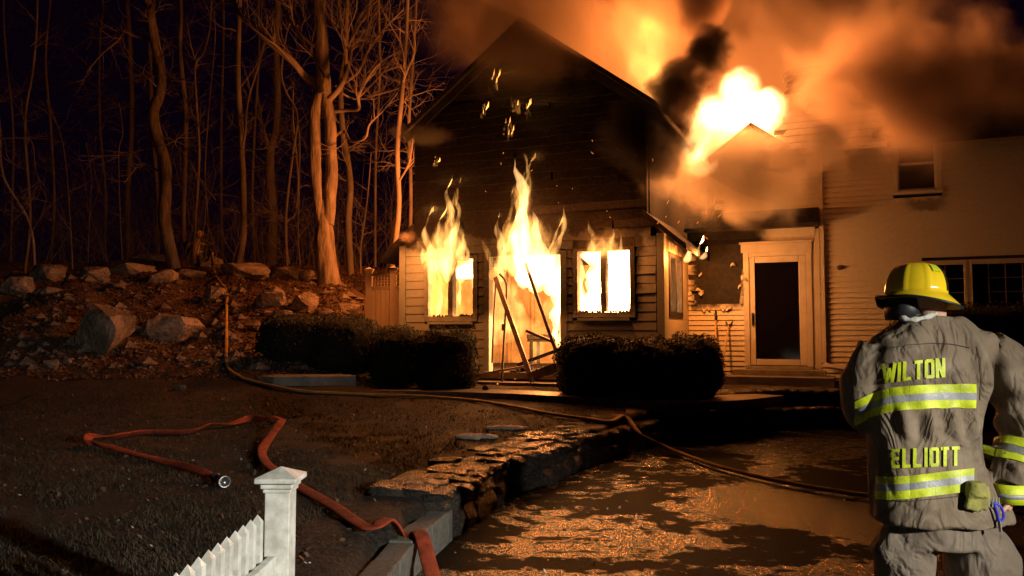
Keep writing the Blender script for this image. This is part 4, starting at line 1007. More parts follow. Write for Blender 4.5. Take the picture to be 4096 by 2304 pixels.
def folds(p):
    d = .014*noise.noise(Vector((p.x*5, p.y*5, p.z*3.2)))+.022*(abs(noise.noise(Vector((p.x*8+p.z*2.0, p.y*8, p.z*1.9))))-.18)+.003*(abs(noise.noise(Vector((p.x*17-p.z*4, p.y*17, p.z*4))))-.18)
    back = max(0, -p.y)/.15
    # hanging vertical folds over the small of the back, diagonal drag lines from the right shoulder
    z = p.z
    d += .016*back*sm(1.28, 1.20, z)*sm(1.10, 1.15, z)*math.sin(p.x*62+4*z)
    d += .017*sm(1.22, 1.36, z)*sm(1.62, 1.5, z)*sm(-.05, .22, p.x)*math.sin(p.x*46+z*17)
    d += .010*sm(1.3, 1.4, z)*sm(.1, -.15, p.x)*math.sin(p.x*30-z*34)
    if p.y < 0 and abs(p.x+.10) < .22: d *= 1-.65*max(sm(.96, .99, z)*sm(1.13, 1.10, z), sm(1.34, 1.37, z)*sm(1.50, 1.46, z))
    ex = p.x-.40
    if ex > -.12: d += .012*math.sin(z*48+p.x*24+p.y*20)*sm(.9, 1.05, z)*sm(1.5, 1.35, z)
    return d
coat_me = remesh(mb, 'coat', .009, 6, folds); coat_me.materials.append(M['coat']); coat = obj('coat', coat_me, person)
bmc = bmesh.new(); bmc.from_mesh(coat_me); bvh = BVHTree.FromBMesh(bmc)
def onback(x, z, off=.004):
    h = bvh.ray_cast(Vector((x, -1, z)), Vector((0, 1, 0)))
    return None if h[0] is None else h[0]+h[1]*off
def decal(name, polys, mat, parent, off=.004, nu=3):
    """flat print or tape laid on the coat: quads in (photo x, photo y) cast onto the back"""
    mb = MB()
    for qi, quad in enumerate(polys):
        a, b, c, d = [Vector((*q, 0)) for q in quad]; n = max(1, int(max((b-a).length, (c-d).length)/6)); m = max(1, int(max((d-a).length, (c-b).length)/6))
        g = []
        for j in range(m+1):
            for i in range(n+1):
                u, v = i/n, j/m; q = (a*(1-u)+b*u)*(1-v)+(d*(1-u)+c*u)*v; w = P(q.x, q.y); w0 = Vector((0, 0, CZ))-FF
                h = bvh.ray_cast(w0, (w-w0).normalized()); g.append(None if h[0] is None or h[0].y > .16 else h[0]+h[1]*(off+.0005*(qi % 7)))
        idx = {}
        vs = []
        for k, p in enumerate(g):
            if p is not None: idx[k] = len(vs); vs.append(p)
        fs = []
        for j in range(m):
            for i in range(n):
                q = [j*(n+1)+i, j*(n+1)+i+1, (j+1)*(n+1)+i+1, (j+1)*(n+1)+i]
                if all(k in idx for k in q) and max((g[q[0]]-g[q[2]]).length, (g[q[1]]-g[q[3]]).length) < .09: fs.append(tuple(idx[k] for k in q))
        mb.add(vs, fs)
    o = mb.build(name, mat, parent, True); return o
def curve_band(pts_t, h0, h1):
    """strip polys following a polyline of picture points, from offset h0 to h1 below it"""
    return [((x0, y0+h0), (x1, y1+h0), (x1, y1+h1), (x0, y0+h1)) for (x0, y0), (x1, y1) in zip(pts_t, pts_t[1:])]
st = [(3420,1605),(3480,1575),(3560,1552),(3640,1543),(3740,1537),(3840,1535),(3900,1537)]
s1 = decal('reflective_tape', curve_band(st, 0, 34)+curve_band(st, 62, 95), M['lime'], coat, .004); decal('silver_strip', curve_band(st, 34, 62), M['silver'], coat, .0045)
st = [(3505,1905),(3560,1908),(3640,1902),(3740,1890),(3840,1878),(3892,1872)]
decal('reflective_tape', curve_band(st, 0, 30)+curve_band(st, 58, 92), M['lime'], coat, .004); decal('silver_strip', curve_band(st, 30, 58), M['silver'], coat, .0045)
GL = {'W': [[(0,0),(.25,1),(.5,.25),(.75,1),(1,0)]], 'I': [[(.5,0),(.5,1)]], 'L': [[(.1,0),(.1,1)],[(.0,.91),(.95,.91)]], 'T': [[(.5,0),(.5,1)],[(0,.09),(1,.09)]], 'O': [[(.1,.05),(.1,.95)],[(.9,.05),(.9,.95)],[(.05,.09),(.95,.09)],[(.05,.91),(.95,.91)]],
      'N': [[(.08,0),(.08,1)],[(.1,0),(.9,1)],[(.92,0),(.92,1)]], 'E': [[(.1,0),(.1,1)],[(0,.09),(.95,.09)],[(0,.5),(.85,.5)],[(0,.91),(.95,.91)]]}
def word(txt, x0, y0, x1, y1, h, th):
    wd = {'I': .35, 'W': 1.45}; tot = sum(wd.get(c, 1) for c in txt)+.36*(len(txt)-1); u = 0; polys = []
    for c in txt:
        w = wd.get(c, 1)
        for line in GL[c]:
            for (ax, ay), (bx, by) in zip(line, line[1:]):
                def mp(a, b):
                    s = (u+a*w)/tot; return Vector((x0+(x1-x0)*s, y0+(y1-y0)*s+b*h))
                p, q = mp(ax, ay), mp(bx, by); t = (q-p).normalized(); n = Vector((-t.y, t.x))*th/2
                polys.append((tuple(p-n), tuple(q-n), tuple(q+n), tuple(p+n)))
        u += w+.36
    return polys
decal('lettering', word('WILTON', 3535, 1455, 3775, 1432, 76, 13), M['lime'], coat, .005); decal('lettering', word('ELLIOTT', 3570, 1795, 3835, 1784, 78, 13), M['lime'], coat, .005)
decal('seam', curve_band([(3838,1775),(3850,1785),(3856,1870)], 0, 4), M['black'], coat, .0045)
M['thread'] = simple('seam_thread', (.03,.024,.018), (.05,.04,.03), 9, .9, .2, rand=False)
for l_ in ([(3555,1392),(3640,1378),(3720,1372),(3800,1376),(3880,1390)], [(3905,1385),(3918,1440),(3925,1520),(3915,1600)], [(3538,1400),(3512,1470),(3498,1540)], [(3512,1998),(3620,2004),(3740,1994),(3850,1982)], [(3700,1660),(3704,1720),(3702,1768)]):
    decal('seam', curve_band(l_, 0, 3.2) if abs(l_[-1][0]-l_[0][0]) > 80 else [((x0, y0), (x0+3, y0), (x1+3, y1), (x1, y1)) for (x0, y0), (x1, y1) in zip(l_, l_[1:])], M['thread'], coat, .0025)
# sleeve tapes
def sleeve_band(pts, rad, t0, t1, mat, name, parent, grow=.006):
    sp = spline(pts, 6); m = len(sp); mb = MB(); rings = []; bmx = bvh
    for k in range(4):
        u = t0+(t1-t0)*k/3; i = min(m-2, int(u*(m-1))); f = u*(m-1)-i; c = sp[i].lerp(sp[i+1], f); t = (sp[i+1]-sp[i]).normalized()
        a = t.orthogonal().normalized(); b = t.cross(a); rr_ = []
        for j in range(28):
            d = a*math.cos(2*math.pi*j/28)+b*math.sin(2*math.pi*j/28); h = bvh.ray_cast(c+d*.22, -d)
            q = h[0]+h[1]*grow if h[0] is not None and (h[0]-c).length < .15 else c+d*(interp(u*(len(rad)-1), list(enumerate(rad)))+grow)
            rr_.append(q)
        rings.append(rr_)
    mb.loft(rings, False); return mb.build(name, mat, parent, True)
for a, b, mm, nm in ((.71, .755, 'lime', 'reflective_tape'), (.757, .79, 'silver', 'silver_strip'), (.792, .84, 'lime', 'reflective_tape')): sleeve_band(SR, SRr, a, b, M[mm], nm, coat)
# collar with pale label
mb = MB(); mb.loft([ring(P(3715, 1300), .128, .10, 28, -.05), ring(P(3708, 1262), .108, .095, 28, -.08), ring(P(3706, 1262), .098, .085, 28, -.08), ring(P(3714, 1305), .11, .085, 28, -.05)], False)
col = mb.build('collar', M['coat'], coat, True); col.modifiers.new('s', 'SUBSURF').levels = 1
mb = MB(); sp_ = spline([P(3600, 1268, -.075), P(3640, 1279, -.098), P(3690, 1272, -.10), P(3745, 1255, -.085)], 6)
mb.tube(sp_, [.008+.006*math.sin(i*.55)**2 for i in range(len(sp_))], 10); mb.build('collar_lining', simple('pale_lining', (.3,.3,.28), (.5,.5,.46), 30, .8, .6, 60, rand=False), coat, True)
# head, neck, hood flap
mb = MB(); hc = P(3680, 1175, .0)
mb.loft([ring(P(3718, 1290), .066, .066, 20), ring(P(3716, 1250), .064, .068, 20), ring(hc+Vector((.025, 0, -.065)), .076, .088, 20), ring(hc+Vector((0, .01, 0)), .078, .095, 20), ring(hc+Vector((0, .01, .07)), .07, .085, 20), ring(hc+Vector((0, .01, .11)), .035, .04, 20)])
nose = hc+Vector((-.085, .075, -.02)); mb.lathe([(.0, -.02), (.014, -.015), (.012, .01), (0, .03)], nose, None, 8)
mb.lathe([(.0, -.03), (.014, -.02), (.018, .01), (0, .03)], hc+Vector((.072, .045, -.015)), None, 10)
hand0 = SR[-1]
bd_me = remesh(mb, 'body', .010, 4); bd_me.materials.append(M['skin']); body = obj('body', bd_me, person)
mb = MB(); mb.loft([ring(P(3612, 1280, .02), .066, .085, 18), ring(P(3605, 1235, .02), .062, .09, 18), ring(P(3605, 1190, .02), .062, .09, 18)]); mb.build('hood', M['black'], person, True)
# helmet: dome with ridges, brim long at the back; the wearer looks ahead and to the left
hel = empty('helmet', P(3662, 1183)); hel.parent = person; hel.scale = (.95, .95, .97); hel.rotation_euler = (math.radians(-3), math.radians(11), math.radians(38))
mb = MB(); rings = []; NR = 64
for j in range(15):
    ph = j/14*math.pi/2*.97; rings.append([]); zz = .148*math.sin(ph)**.92; rad = math.cos(ph)**.62
    for k in range(NR):
        a = 2*math.pi*k/NR; rdg = max(0, math.cos(a*8))**14*.006*(1 if j < 13 else .3)
        rings[-1].append(Vector(((.112*rad+rdg)*math.cos(a), (.138*rad+rdg)*math.sin(a), zz)))
mb.loft(rings); dome = mb.build('shell', M['helmet'], hel, True)
mb = MB(); rings = []
for f, dz in ((.94, .004), (1.0, -.002), (1.09, -.012), (1.16, -.022), (1.18, -.028), (1.16, -.036), (1.08, -.03), (.9, -.02)):
    rr_ = []
    for k in range(NR):
        a = 2*math.pi*k/NR; bk = max(0, -math.sin(a))**1.6; fr = max(0, math.sin(a))**2; ff = f if f < 1.05 else 1+(f-1)*(1+1.15*bk+.35*fr)
        rr_.append(Vector((.115*ff*math.cos(a), .142*ff*math.sin(a), dz-.035*bk*max(0, f-1)/.18+.03*fr*max(0, f-1)/.18)))
    rings.append(rr_)
mb.loft(rings, False); mb.build('brim', M['helmet'], hel, True)
mb = MB(); rr_ = []
for k in range(NR+1):
    a = 2*math.pi*k/NR; bk = max(0, -math.sin(a))**1.6; fr = max(0, math.sin(a))**2; ff = 1+.18*(1+1.15*bk+.35*fr); rr_.append(Vector((.115*ff*math.cos(a), .142*ff*math.sin(a), -.029-.035*bk+.03*fr)))
mb.tube(rr_, .006, 8, False); mb.build('brim_edge', M['black'], hel, True)
def dome_pt(a, ph, off=.003):
    rad = math.cos(ph)**.62; return Vector(((.112*rad+off)*math.cos(a), (.138*rad+off)*math.sin(a), .148*math.sin(ph)**.92+off*math.sin(ph)))
def dome_patch(name, a0, a1, p0, p1, mat, off=.004):
    mb = MB(); n = 8; vs = [dome_pt(a0+(a1-a0)*i/n, p0+(p1-p0)*j/n, off) for j in range(n+1) for i in range(n+1)]
    mb.add(vs, [(j*(n+1)+i, j*(n+1)+i+1, (j+1)*(n+1)+i+1, (j+1)*(n+1)+i) for j in range(n) for i in range(n)]); mb.build(name, mat, hel, True)
dr_ = math.radians
dome_patch('black_stripe', dr_(-93), dr_(-89), .05, 1.4, M['black'], .008)
dome_patch('reflective_patch', dr_(-124), dr_(-102), .62, .98, M['lime'], .004); dome_patch('sticker', dr_(-70), dr_(-56), .52, .78, M['silver'], .004)
mb = MB(); mb.loft([ring(Vector((0, .135, -.05)), .075, .022, 20), ring(Vector((0, .145, -.02)), .08, .022, 20), ring(Vector((0, .145, .0)), .07, .018, 20)]); mb.build('eye_shield', M['black'], hel, True)
# trousers and boots
mb = MB()
mb.loft([ring(P(3745, 1900), .17, .12, 28), ring(P(3752, 2030), .20, .14, 28), ring(P(3765, 2110), .205, .145, 28), ring(P(3775, 2180), .245, .15, 28)])
smooth_tube(mb, [P(3636, 2150, .0), P(3618, 2250, .03), P(3610, 2420, .04), P(3620, 2560, .04), P(3620, 2690, .05)], [.115, .125, .11, .105, .10])
smooth_tube(mb, [P(3895, 2150, .0), P(3925, 2240, .0), P(3925, 2400, -.01), P(3920, 2560, 0), P(3920, 2690, .0)], [.12, .15, .13, .12, .115])
mb.loft([ring(P(3560, 2100, .0), .02, .04, 16), ring(P(3535, 2190, 0), .055, .085, 16), ring(P(3545, 2250, 0), .045, .06, 16)])
mb.loft([ring(P(3960, 2100, -.02), .02, .04, 16), ring(P(4010, 2220, -.02), .065, .085, 16), ring(P(3995, 2290, -.02), .05, .06, 16)])
pm = remesh(mb, 'trousers', .014, 5, lambda p: .014*noise.noise(Vector((p.x*6, p.y*6, p.z*5)))+.008*math.sin(p.z*40+p.x*20)*noise.noise(p*4)); pm.materials.append(M['pants']); obj('trousers', pm, person)
for cx, dy in ((3620, .05), (3920, 0)):
    mb = MB(); c = P(cx, 2600, dy); mb.loft([ring(Vector((c.x, c.y, .34)), .08, .09, 16), ring(Vector((c.x, c.y, .12)), .065, .08, 16), ring(Vector((c.x, c.y+.05, .09)), .07, .14, 16), ring(Vector((c.x, c.y+.06, .0)), .075, .16, 16)]); mb.build('boot', M['black'], person, True)
# right hand resting at the hip, gloves and keys on the belt
mb = MB(); wr = SR[-1]
mb.tube([wr+Vector((0, 0, .05)), wr+Vector((-.01, -.0, -.03)), wr+Vector((-.035, .0, -.085))], [.036, .04, .036], 12)
for f in range(4):
    b0 = wr+Vector((-.055+.006*f, -.028+.019*f, -.085-.002*f)); mb.tube(spline([b0+Vector((.02, 0, .02)), b0+Vector((-.022, 0, -.018)), b0+Vector((-.034, .004, -.05)), b0+Vector((-.022, .008, -.073+.006*abs(f-1.3)))], 4), .0095, 8)
mb.tube(spline([wr+Vector((-.01, -.035, -.05)), wr+Vector((-.05, -.05, -.075)), wr+Vector((-.075, -.045, -.10))], 4), .0105, 8)
hm = remesh(mb, 'hand', .006, 2); hm.materials.append(M['skin']); obj('hand', hm, body)
mb = MB(); mb.loft([ring(wr+Vector((.004, 0, .02)), .068, .066, 20), ring(wr+Vector((.006, 0, -.06)), .066, .062, 20)], False); o = mb.build('wrist_tape', M['lime'], coat, True); o.modifiers.new('s', 'SOLIDIFY').thickness = .006
mb = MB(); mb.loft([ring(wr+Vector((.005, 0, -.018)), .0715, .069, 20), ring(wr+Vector((.006, 0, -.036)), .071, .068, 20)], False); o = mb.build('silver_strip', M['silver'], coat, True); o.modifiers.new('s', 'SOLIDIFY').thickness = .004
gl = P(3905, 1985, -.20); mb = MB()
for f in range(5): mb.tube(spline([gl+Vector((-.03+.018*f, 0, .04)), gl+Vector((-.035+.018*f, -.012, -.01)), gl+Vector((-.045+.018*f, -.004, -.05-.006*(f % 3)))], 4), .0125, 8)
mb.tube([gl+Vector((.0, 0, .06)), gl+Vector((0, 0, .0))], [.035, .045], 12)
gm = remesh(mb, 'glove', .007, 2); gm.materials.append(M['glove']); obj('glove', gm, person)
mb = MB(); kc = P(3975, 2010, -.19)
mb.tube(spline([kc, kc+Vector((.012, 0, -.04)), kc+Vector((.02, 0, -.075)), kc+Vector((.038, 0, -.06)), kc+Vector((.03, 0, -.02)), kc], 5), .005, 6); mb.build('carabiner', M['blue'], person, True)
mb = MB()
for i in range(4): mb = MB(); mb.bar(kc+Vector((-.015+.012*i, 0, .02)), kc+Vector((-.02+.014*i, 0, -.02)), .005, .003); mb.build('clip', M['steel'], person)
mb = MB(); mb.bar(kc+Vector((.02, 0, -.075)), kc+Vector((.024, 0, -.12)), .018, .004); mb.build('key', M['steel'], person)
bmc.free()

# the far firefighter on the bank, seen from behind with an air cylinder
fp = at(788, 1075, 26.5); gz_ = fp.z-.12; FP = Vector((fp.x, fp.y, gz_)); per2 = empty('person', FP)
tag(per2, 'small distant person with an air cylinder on the back standing on the wooded bank', 'person')
S = 1.0; V3 = lambda x, y, z: Vector((x, y, z))
mb = MB(); mb.loft([ring(V3(0, 0, .55), .17, .13, 16), ring(V3(0, .02, .75), .18, .14, 16), ring(V3(0, .08, .98), .21, .15, 16), ring(V3(0, .14, 1.12), .19, .12, 16), ring(V3(0, .17, 1.18), .08, .08, 16)])
smooth_tube(mb, [V3(-.19, .12, 1.08), V3(-.31, .1, .92), V3(-.29, .2, .72)], [.075, .068, .055], 10); smooth_tube(mb, [V3(.19, .12, 1.08), V3(.34, .1, .98), V3(.42, .2, .98)], [.075, .068, .055], 10)
cm = remesh(mb, 'coat', .025, 3); cm.materials.append(M['coat']); c2 = obj('coat', cm, per2)
mb = MB(); smooth_tube(mb, [V3(-.1, 0, .6), V3(-.13, .06, .3), V3(-.13, 0, .02)], [.10, .085, .075], 10); smooth_tube(mb, [V3(.1, 0, .6), V3(.12, .05, .3), V3(.12, -.02, .02)], [.10, .085, .075], 10)
tm = remesh(mb, 'trousers', .025, 3); tm.materials.append(M['pants']); obj('trousers', tm, per2)
for s in (-1, 1):
    mb = MB(); mb.loft([ring(V3(s*.125, 0, .2), .07, .075, 12), ring(V3(s*.125, .03, .06), .07, .11, 12), ring(V3(s*.125, .03, .0), .07, .12, 12)]); mb.build('boot', M['black'], per2, True)
mb = MB(); mb.loft([ring(V3(0, .17, 1.14), .06, .06, 12), ring(V3(0, .19, 1.22), .085, .1, 12), ring(V3(0, .19, 1.33), .08, .095, 12), ring(V3(0, .19, 1.37), .04, .05, 12)]); hb = mb.build('body', M['skin'], per2, True)
mb = MB(); mb.loft([ring(V3(0, .19, 1.29), .15, .19, 16), ring(V3(0, .19, 1.30), .12, .15, 16), ring(V3(0, .19, 1.38), .105, .13, 16), ring(V3(0, .19, 1.43), .05, .06, 16)]); mb.build('helmet', M['helmet'], per2, True)
mb = MB(); mb.lathe([(0, 0), (.05, .0), (.085, .03), (.09, .08), (.09, .46), (.07, .53), (.03, .56), (0, .56)], V3(.01, -.13, .58), (.04, .22, 1), 16); mb.build('air_cylinder', simple('cylinder_paint', (.5,.33,.22), (.6,.4,.28), 4, .4, .1, rand=False), per2, True)
mb = MB()
for s in (-1, 1): mb.bar(V3(s*.11, -.06, .6), V3(s*.13, .0, 1.14), .04, .02, (0, 1, 0))
mb.build('harness', M['black'], per2)
for zz, nm in ((.66, 'reflective_tape'), (.93, 'reflective_tape')):
    mb = MB(); mb.loft([ring(V3(0, .03+(zz-.66)*.2, zz), .195+.03*(zz > .8), .155, 16), ring(V3(0, .03+(zz-.66)*.2, zz+.05), .197+.03*(zz > .8), .157, 16)], False); mb.build(nm, M['lime'], c2, True)

# ------------------------------------------------------------------ fire
def flame_mat(name, col, strength, sc=5, lo=.38, hi=.62, base=.15, stretch=.35, step=.5):
    t = NT(name); v = t.coord('Object', (1, 1, stretch)); f = t.mr(t.noise(v, sc, 3, .6, .6), lo, hi, base, 1)
    em = t.n('Emission'); em.inputs[0].default_value = (*col, 1); t.l(t.math('MULTIPLY', f, strength), em.inputs[1]); t.l(em.outputs[0], t.out.inputs['Volume'])
    try: t.m.cycles.volume_step_rate = step
    except Exception: pass
    return t.m
FC = (1.0, .40, .075)
FM = flame_mat('flame_gas', (1, .45, .11), 24, 6); FM_HOT = flame_mat('flame_gas_hot', (1, .5, .17), 36, 3.2, .3, .6, .3); FM_THIN = flame_mat('flame_gas_thin', FC, 12, 9, .44, .62, .0)
FM_ROOF = flame_mat('flame_gas_roof', (1, .46, .14), 14, 1.6, .34, .56, .3, .7)
FM_ROOM = flame_mat('flame_gas_room', (1, .46, .12), 3.4, 2.4, .40, .62, .03, .6)
def tongue(x, y, z, w, h, lean, seed, depth=.5, rows=26, sides=14, pinch=.5, bot=.25):
    mb = MB(); rings = []
    for j in range(rows+1):
        t = j/rows
        pr = (min(1, t/bot)**.5 if t < bot else 1)*max(0, 1-t)**.75*(1-.25*t)
        wob = noise.noise_vector(Vector((seed*3.7, 1.3*seed, t*h*1.6)))
        wv2 = noise.noise_vector(Vector((seed*5.1+9, 4.3*seed, t*h*4.5)))
        cx, cyy = x+lean*h*t*t+(wob.x*.26+wv2.x*.09)*t**.6*min(1, h), y+(wob.y*.15)*t
        pk = 1+pinch*noise.noise(Vector((seed*2.2+5, t*h*3.4, seed)))
        ring_ = []
        for k in range(sides):
            a = 2*math.pi*k/sides; rr_ = w/2*pr*pk*(1+.55*noise.noise(Vector((math.cos(a)*1.5+seed, math.sin(a)*1.5, t*h*4))))
            ring_.append((cx+math.cos(a)*rr_, cyy+math.sin(a)*rr_*depth, z+h*t+.05*math.cos(a)*t))
        rings.append(ring_)
    mb.loft(rings); return mb
def flame(name, label, loc, tongues, mat, light=None, rot=-TH, group='flames of the house fire'):
    root = empty(name, loc, rot); tag(root, label, 'fire', group)
    for tg in tongues: 
        m_ = tg[-1] if not isinstance(tg[-1], (int, float)) else mat; a = [q for q in tg if isinstance(q, (int, float))]
        tongue(*a[:7], **({'depth': a[7]} if len(a) > 7 else {})).build('flame_tongue', m_, root, True)
    for i, (p, e_, c_, r_) in enumerate(light or ()):
        l = bpy.data.lights.new('fire_light', 'POINT'); l.energy = e_; l.color = c_; l.shadow_soft_size = r_
        o = bpy.data.objects.new('fire_light', l); COL.objects.link(o); o.parent = root; o.location = p
    return root
def fire_mass(root, c, rad, strength, col=(1, .48, .15), sc=2.0, lo=.36, hi=.62, rot=(0, 0, 0), seed=0, stretch=.6, name='fire_mass'):
    t = NT('fire_mass_gas'); tc = t.n('TexCoord'); vl = t.n('VectorMath', operation='LENGTH'); t.l(tc.outputs['Object'], vl.inputs[0]); edge = t.mr(vl.outputs['Value'], 1.0, .15)
    mp = t.n('Mapping'); t.l(tc.outputs['Object'], mp.inputs[0]); mp.inputs['Scale'].default_value = (rad[0], rad[1], rad[2]*stretch); mp.inputs['Location'].default_value = (seed*3.1, seed*1.7, seed*2.3)
    n_ = t.noise(mp.outputs[0], sc, 5, .62, .8); d = t.math('MULTIPLY', t.mr(t.math('MULTIPLY', n_, t.mr(edge, 0, 1, .45, 1.3)), lo, hi), strength)
    em = t.n('Emission'); em.inputs[0].default_value = (*col, 1); t.l(d, em.inputs[1]); t.l(em.outputs[0], t.out.inputs['Volume']); t.m.cycles.volume_step_rate = .35
    bm = bmesh.new(); bmesh.ops.create_icosphere(bm, subdivisions=3, radius=1.02); me = bpy.data.meshes.new(name); bm.to_mesh(me); bm.free(); me.materials.append(t.m)
    o = obj(name, me, root); o.location = c; o.scale = rad; o.rotation_euler = rot; return o
OR = (1, .25, .045); YE = (1, .28, .055)
# outside, up the gable: left window, doorway, right window
wf = flame('window_flame', 'yellow flames streaming up the wall out of the left burnt window', H(-1.25, -.10, 2.9), [
  (-.42, 0, -.4, .34, 1.5, -.02, 1.0), (-.05, -.03, -.4, .42, 2.1, .04, 2.3), (.25, 0, -.4, .34, 1.25, -.12, 3.1), (-.25, -.04, -.2, .22, 1.3, .06, 9.1), (.12, -.04, .3, .2, .9, -.1, 9.9), (.05, -.02, 0, .26, 1.35, .10, 4.6), (-.55, 0, -.1, .26, .55, -.35, 5.2), (.42, 0, -.25, .2, .6, -.3, 6.7), (-.2, 0, -.2, .9, .5, 0, 7.7, FM_THIN), (.1, .0, 1.1, .2, .55, .15, 8.3, FM_THIN)], FM,
  [((-.5, -.95, .45), 210, OR, .22)])
df_ = flame('doorway_flame', 'tallest flames rushing up the gable above the doorway', H(.25, -.08, 2.95), [
  (.02, 0, -.6, .56, 2.45, -.08, 11.0, FM_HOT), (-.1, -.02, -.1, .30, 2.05, .06, 12.4), (.36, 0, -.55, .5, 1.4, -.05, 13.5, FM_HOT), (.62, 0, -.5, .28, 1.45, .10, 14.2), (-.42, 0, -.45, .36, 1.3, .05, 15.8), (-.62, 0, -.4, .26, .75, -.3, 16.1, FM_THIN), (.2, 0, -.3, 1.2, .75, 0, 17.3, FM_THIN), (.12, 0, 1.2, .3, .7, .2, 18.9, FM_THIN), (-.2, 0, -.35, .4, .95, -.2, 19.3), (.5, -.03, -.3, .2, 1.0, .2, 20.7), (-.28, -.03, .1, .22, 1.2, .1, 21.9, FM_THIN)], FM,
  [((.1, -.45, .6), 90, OR, .22)])
sf = flame('window_flame', 'small flames licking above the white hot right window', H(1.78, -.08, 2.98), [
  (-.22, 0, -.05, .22, .62, -.02, 21.0), (.1, 0, -.05, .2, .5, .08, 22.2), (.3, 0, -.05, .14, .38, .05, 23.1), (0, 0, -.05, .6, .25, 0, 24.0, FM_THIN)], FM, [((0, -.3, .15), 60, OR, .12)])
for i, (px, py, w, h, lab) in enumerate(((1985, 385, .16, .42, 'topmost detached flame lick before the dark gable'), (1935, 470, .14, .32, 'left detached flame lick before the dark gable'), (2065, 470, .22, .36, 'middle detached flame lick before the dark gable'),
     (2110, 475, .12, .30, 'right detached flame lick before the dark gable'), (2030, 560, .17, .36, 'lowest detached flame lick before the dark gable'), (1745, 665, .22, .16, 'small detached flame lick above the left window flames'))):
    q = random.Random(i+70); tg = []
    for j in range(6): tg.append((q.uniform(-.5, .5)*w, q.uniform(-.03, .03), q.uniform(-.1, .35)*h, w*q.uniform(.35, .6), h*q.uniform(.45, .95), q.uniform(-.3, .4), 200+i*9.3+j*1.7, .6, FM_THIN))
    flame('flame_lick', lab, at(px, py, 14.3), tg, FM_THIN)
fire_mass(wf, (-.05, -.02, .35), (.72, .2, .75), 9, (1, .42, .09), 5.5, .40, .74, (0, 0, 0), 21, .4, 'flame_body'); fire_mass(wf, (-.2, -.02, .1), (.6, .2, .4), 9, (1, .42, .09), 6, .38, .7, (0, 0, 0), 22, .4, 'flame_body')
fire_mass(df_, (.05, -.02, .35), (.85, .22, .75), 12, (1, .42, .09), 5, .38, .70, (0, 0, 0), 23, .4, 'flame_body'); fire_mass(df_, (.0, -.02, 1.1), (.35, .15, .8), 9, (1, .42, .09), 6, .40, .74, (0, 0, 0), 24, .35, 'flame_body'); fire_mass(df_, (.0, -.02, -.05), (.95, .2, .4), 12, (1, .42, .09), 6, .36, .68, (0, 0, 0), 26, .5, 'flame_body')
fire_mass(sf, (.0, -.02, .12), (.55, .16, .38), 8, (1, .42, .09), 7, .40, .72, (0, 0, 0), 25, .4, 'flame_body')
# inside the room
flame('room_fire', 'white hot fire filling the room behind the right window', H(1.7, 1.0, .95), [(0.05, -.3, -.4, 1.9, 5.0, 0, 50.0, .35), (0, 0, 0, 1.5, 2.3, 0, 51.0, .6), (.25, .2, .3, 1.2, 2.0, .05, 52.0, .6), (-.22, -.5, .45, .75, 2.3, 0, 53.1, .5), (.36, -.5, .45, .75, 2.3, .0, 54.4, .5), (.1, -.55, .5, .9, 2.2, .0, 55.4, .4)], FM_HOT, [((.0, -.2, 1.5), 520, YE, .3)])
flame('room_fire', 'yellow fire behind the leaning rails in the doorway', H(.55, 1.3, .95), [(.1, 0, .3, 1.0, 1.9, -.1, 61.0, .6, FM_HOT), (-.3, .6, .9, 1.2, 1.3, .2, 62.4, .6), (.45, -.5, .2, .5, 1.9, .05, 63.3, .6, FM_HOT), (-.5, -.6, 1.5, .7, .9, 0, 64.2, .6, FM_HOT), (.1, -.8, 1.3, .6, 1.2, .1, 66.2, .6, FM_HOT), (.3, -.9, .2, .38, 2.4, -.05, 67.7, .6, FM_HOT), (.32, -.4, -.3, .75, 5.0, -.02, 68.1, .6, FM_HOT), (-.3, -.75, 1.35, .8, 2.2, 0, 60.3, .4, FM_HOT), (-.5, 1.4, .3, 1.2, 1.8, 0, 65.6, .5), (-.7, .3, .0, .5, 1.6, 0, 69.1, .6)], FM_ROOM, [((-.1, -.35, 1.0), 380, YE, .3)])
flame('room_fire', 'flames round the charred mullion of the left window', H(-1.3, .5, 1.6), [(-.38, -.32, .25, .14, 1.05, .02, 71.0, .6, FM_HOT), (-.08, -.3, .15, .12, 1.0, .1, 72.7, .6, FM), (.1, -.3, .5, .1, .8, 0, 73.1, .6, FM_HOT), (.45, -.3, .7, .22, .7, -.1, 74.5, .6, FM_HOT), (0, .2, 1.05, 1.1, .45, 0, 75.2, .6, FM_HOT), (0, 1.6, -.3, 1.8, 1.9, 0, 76.0, .6)], FM_ROOM, [((.1, .5, .6), 260, YE, .25)])
# at the eave of the return wall
flame('eave_flame', 'small bright flame burning at the eave corner above the side window', H(SX+.25, 1.05, 2.86), [(-.05, 0, 0, .26, .34, .1, 81.0, .6), (.16, .0, .1, .12, .34, .3, 82.0, .6), (.24, 0, .05, .14, .2, .4, 83.0, .6)], FM_HOT, [((.15, -.1, .12), 330, (1, .285, .045), .08)])
flame('window_flame', 'dull flames inside the side window of the return wall', H(SX-.45, 1.0, 1.95), [(0, -.3, 0, .5, 1.0, 0, 85.0, .5), (.0, .3, 0, .5, .9, 0, 86.0, .5)], FM_ROOM)
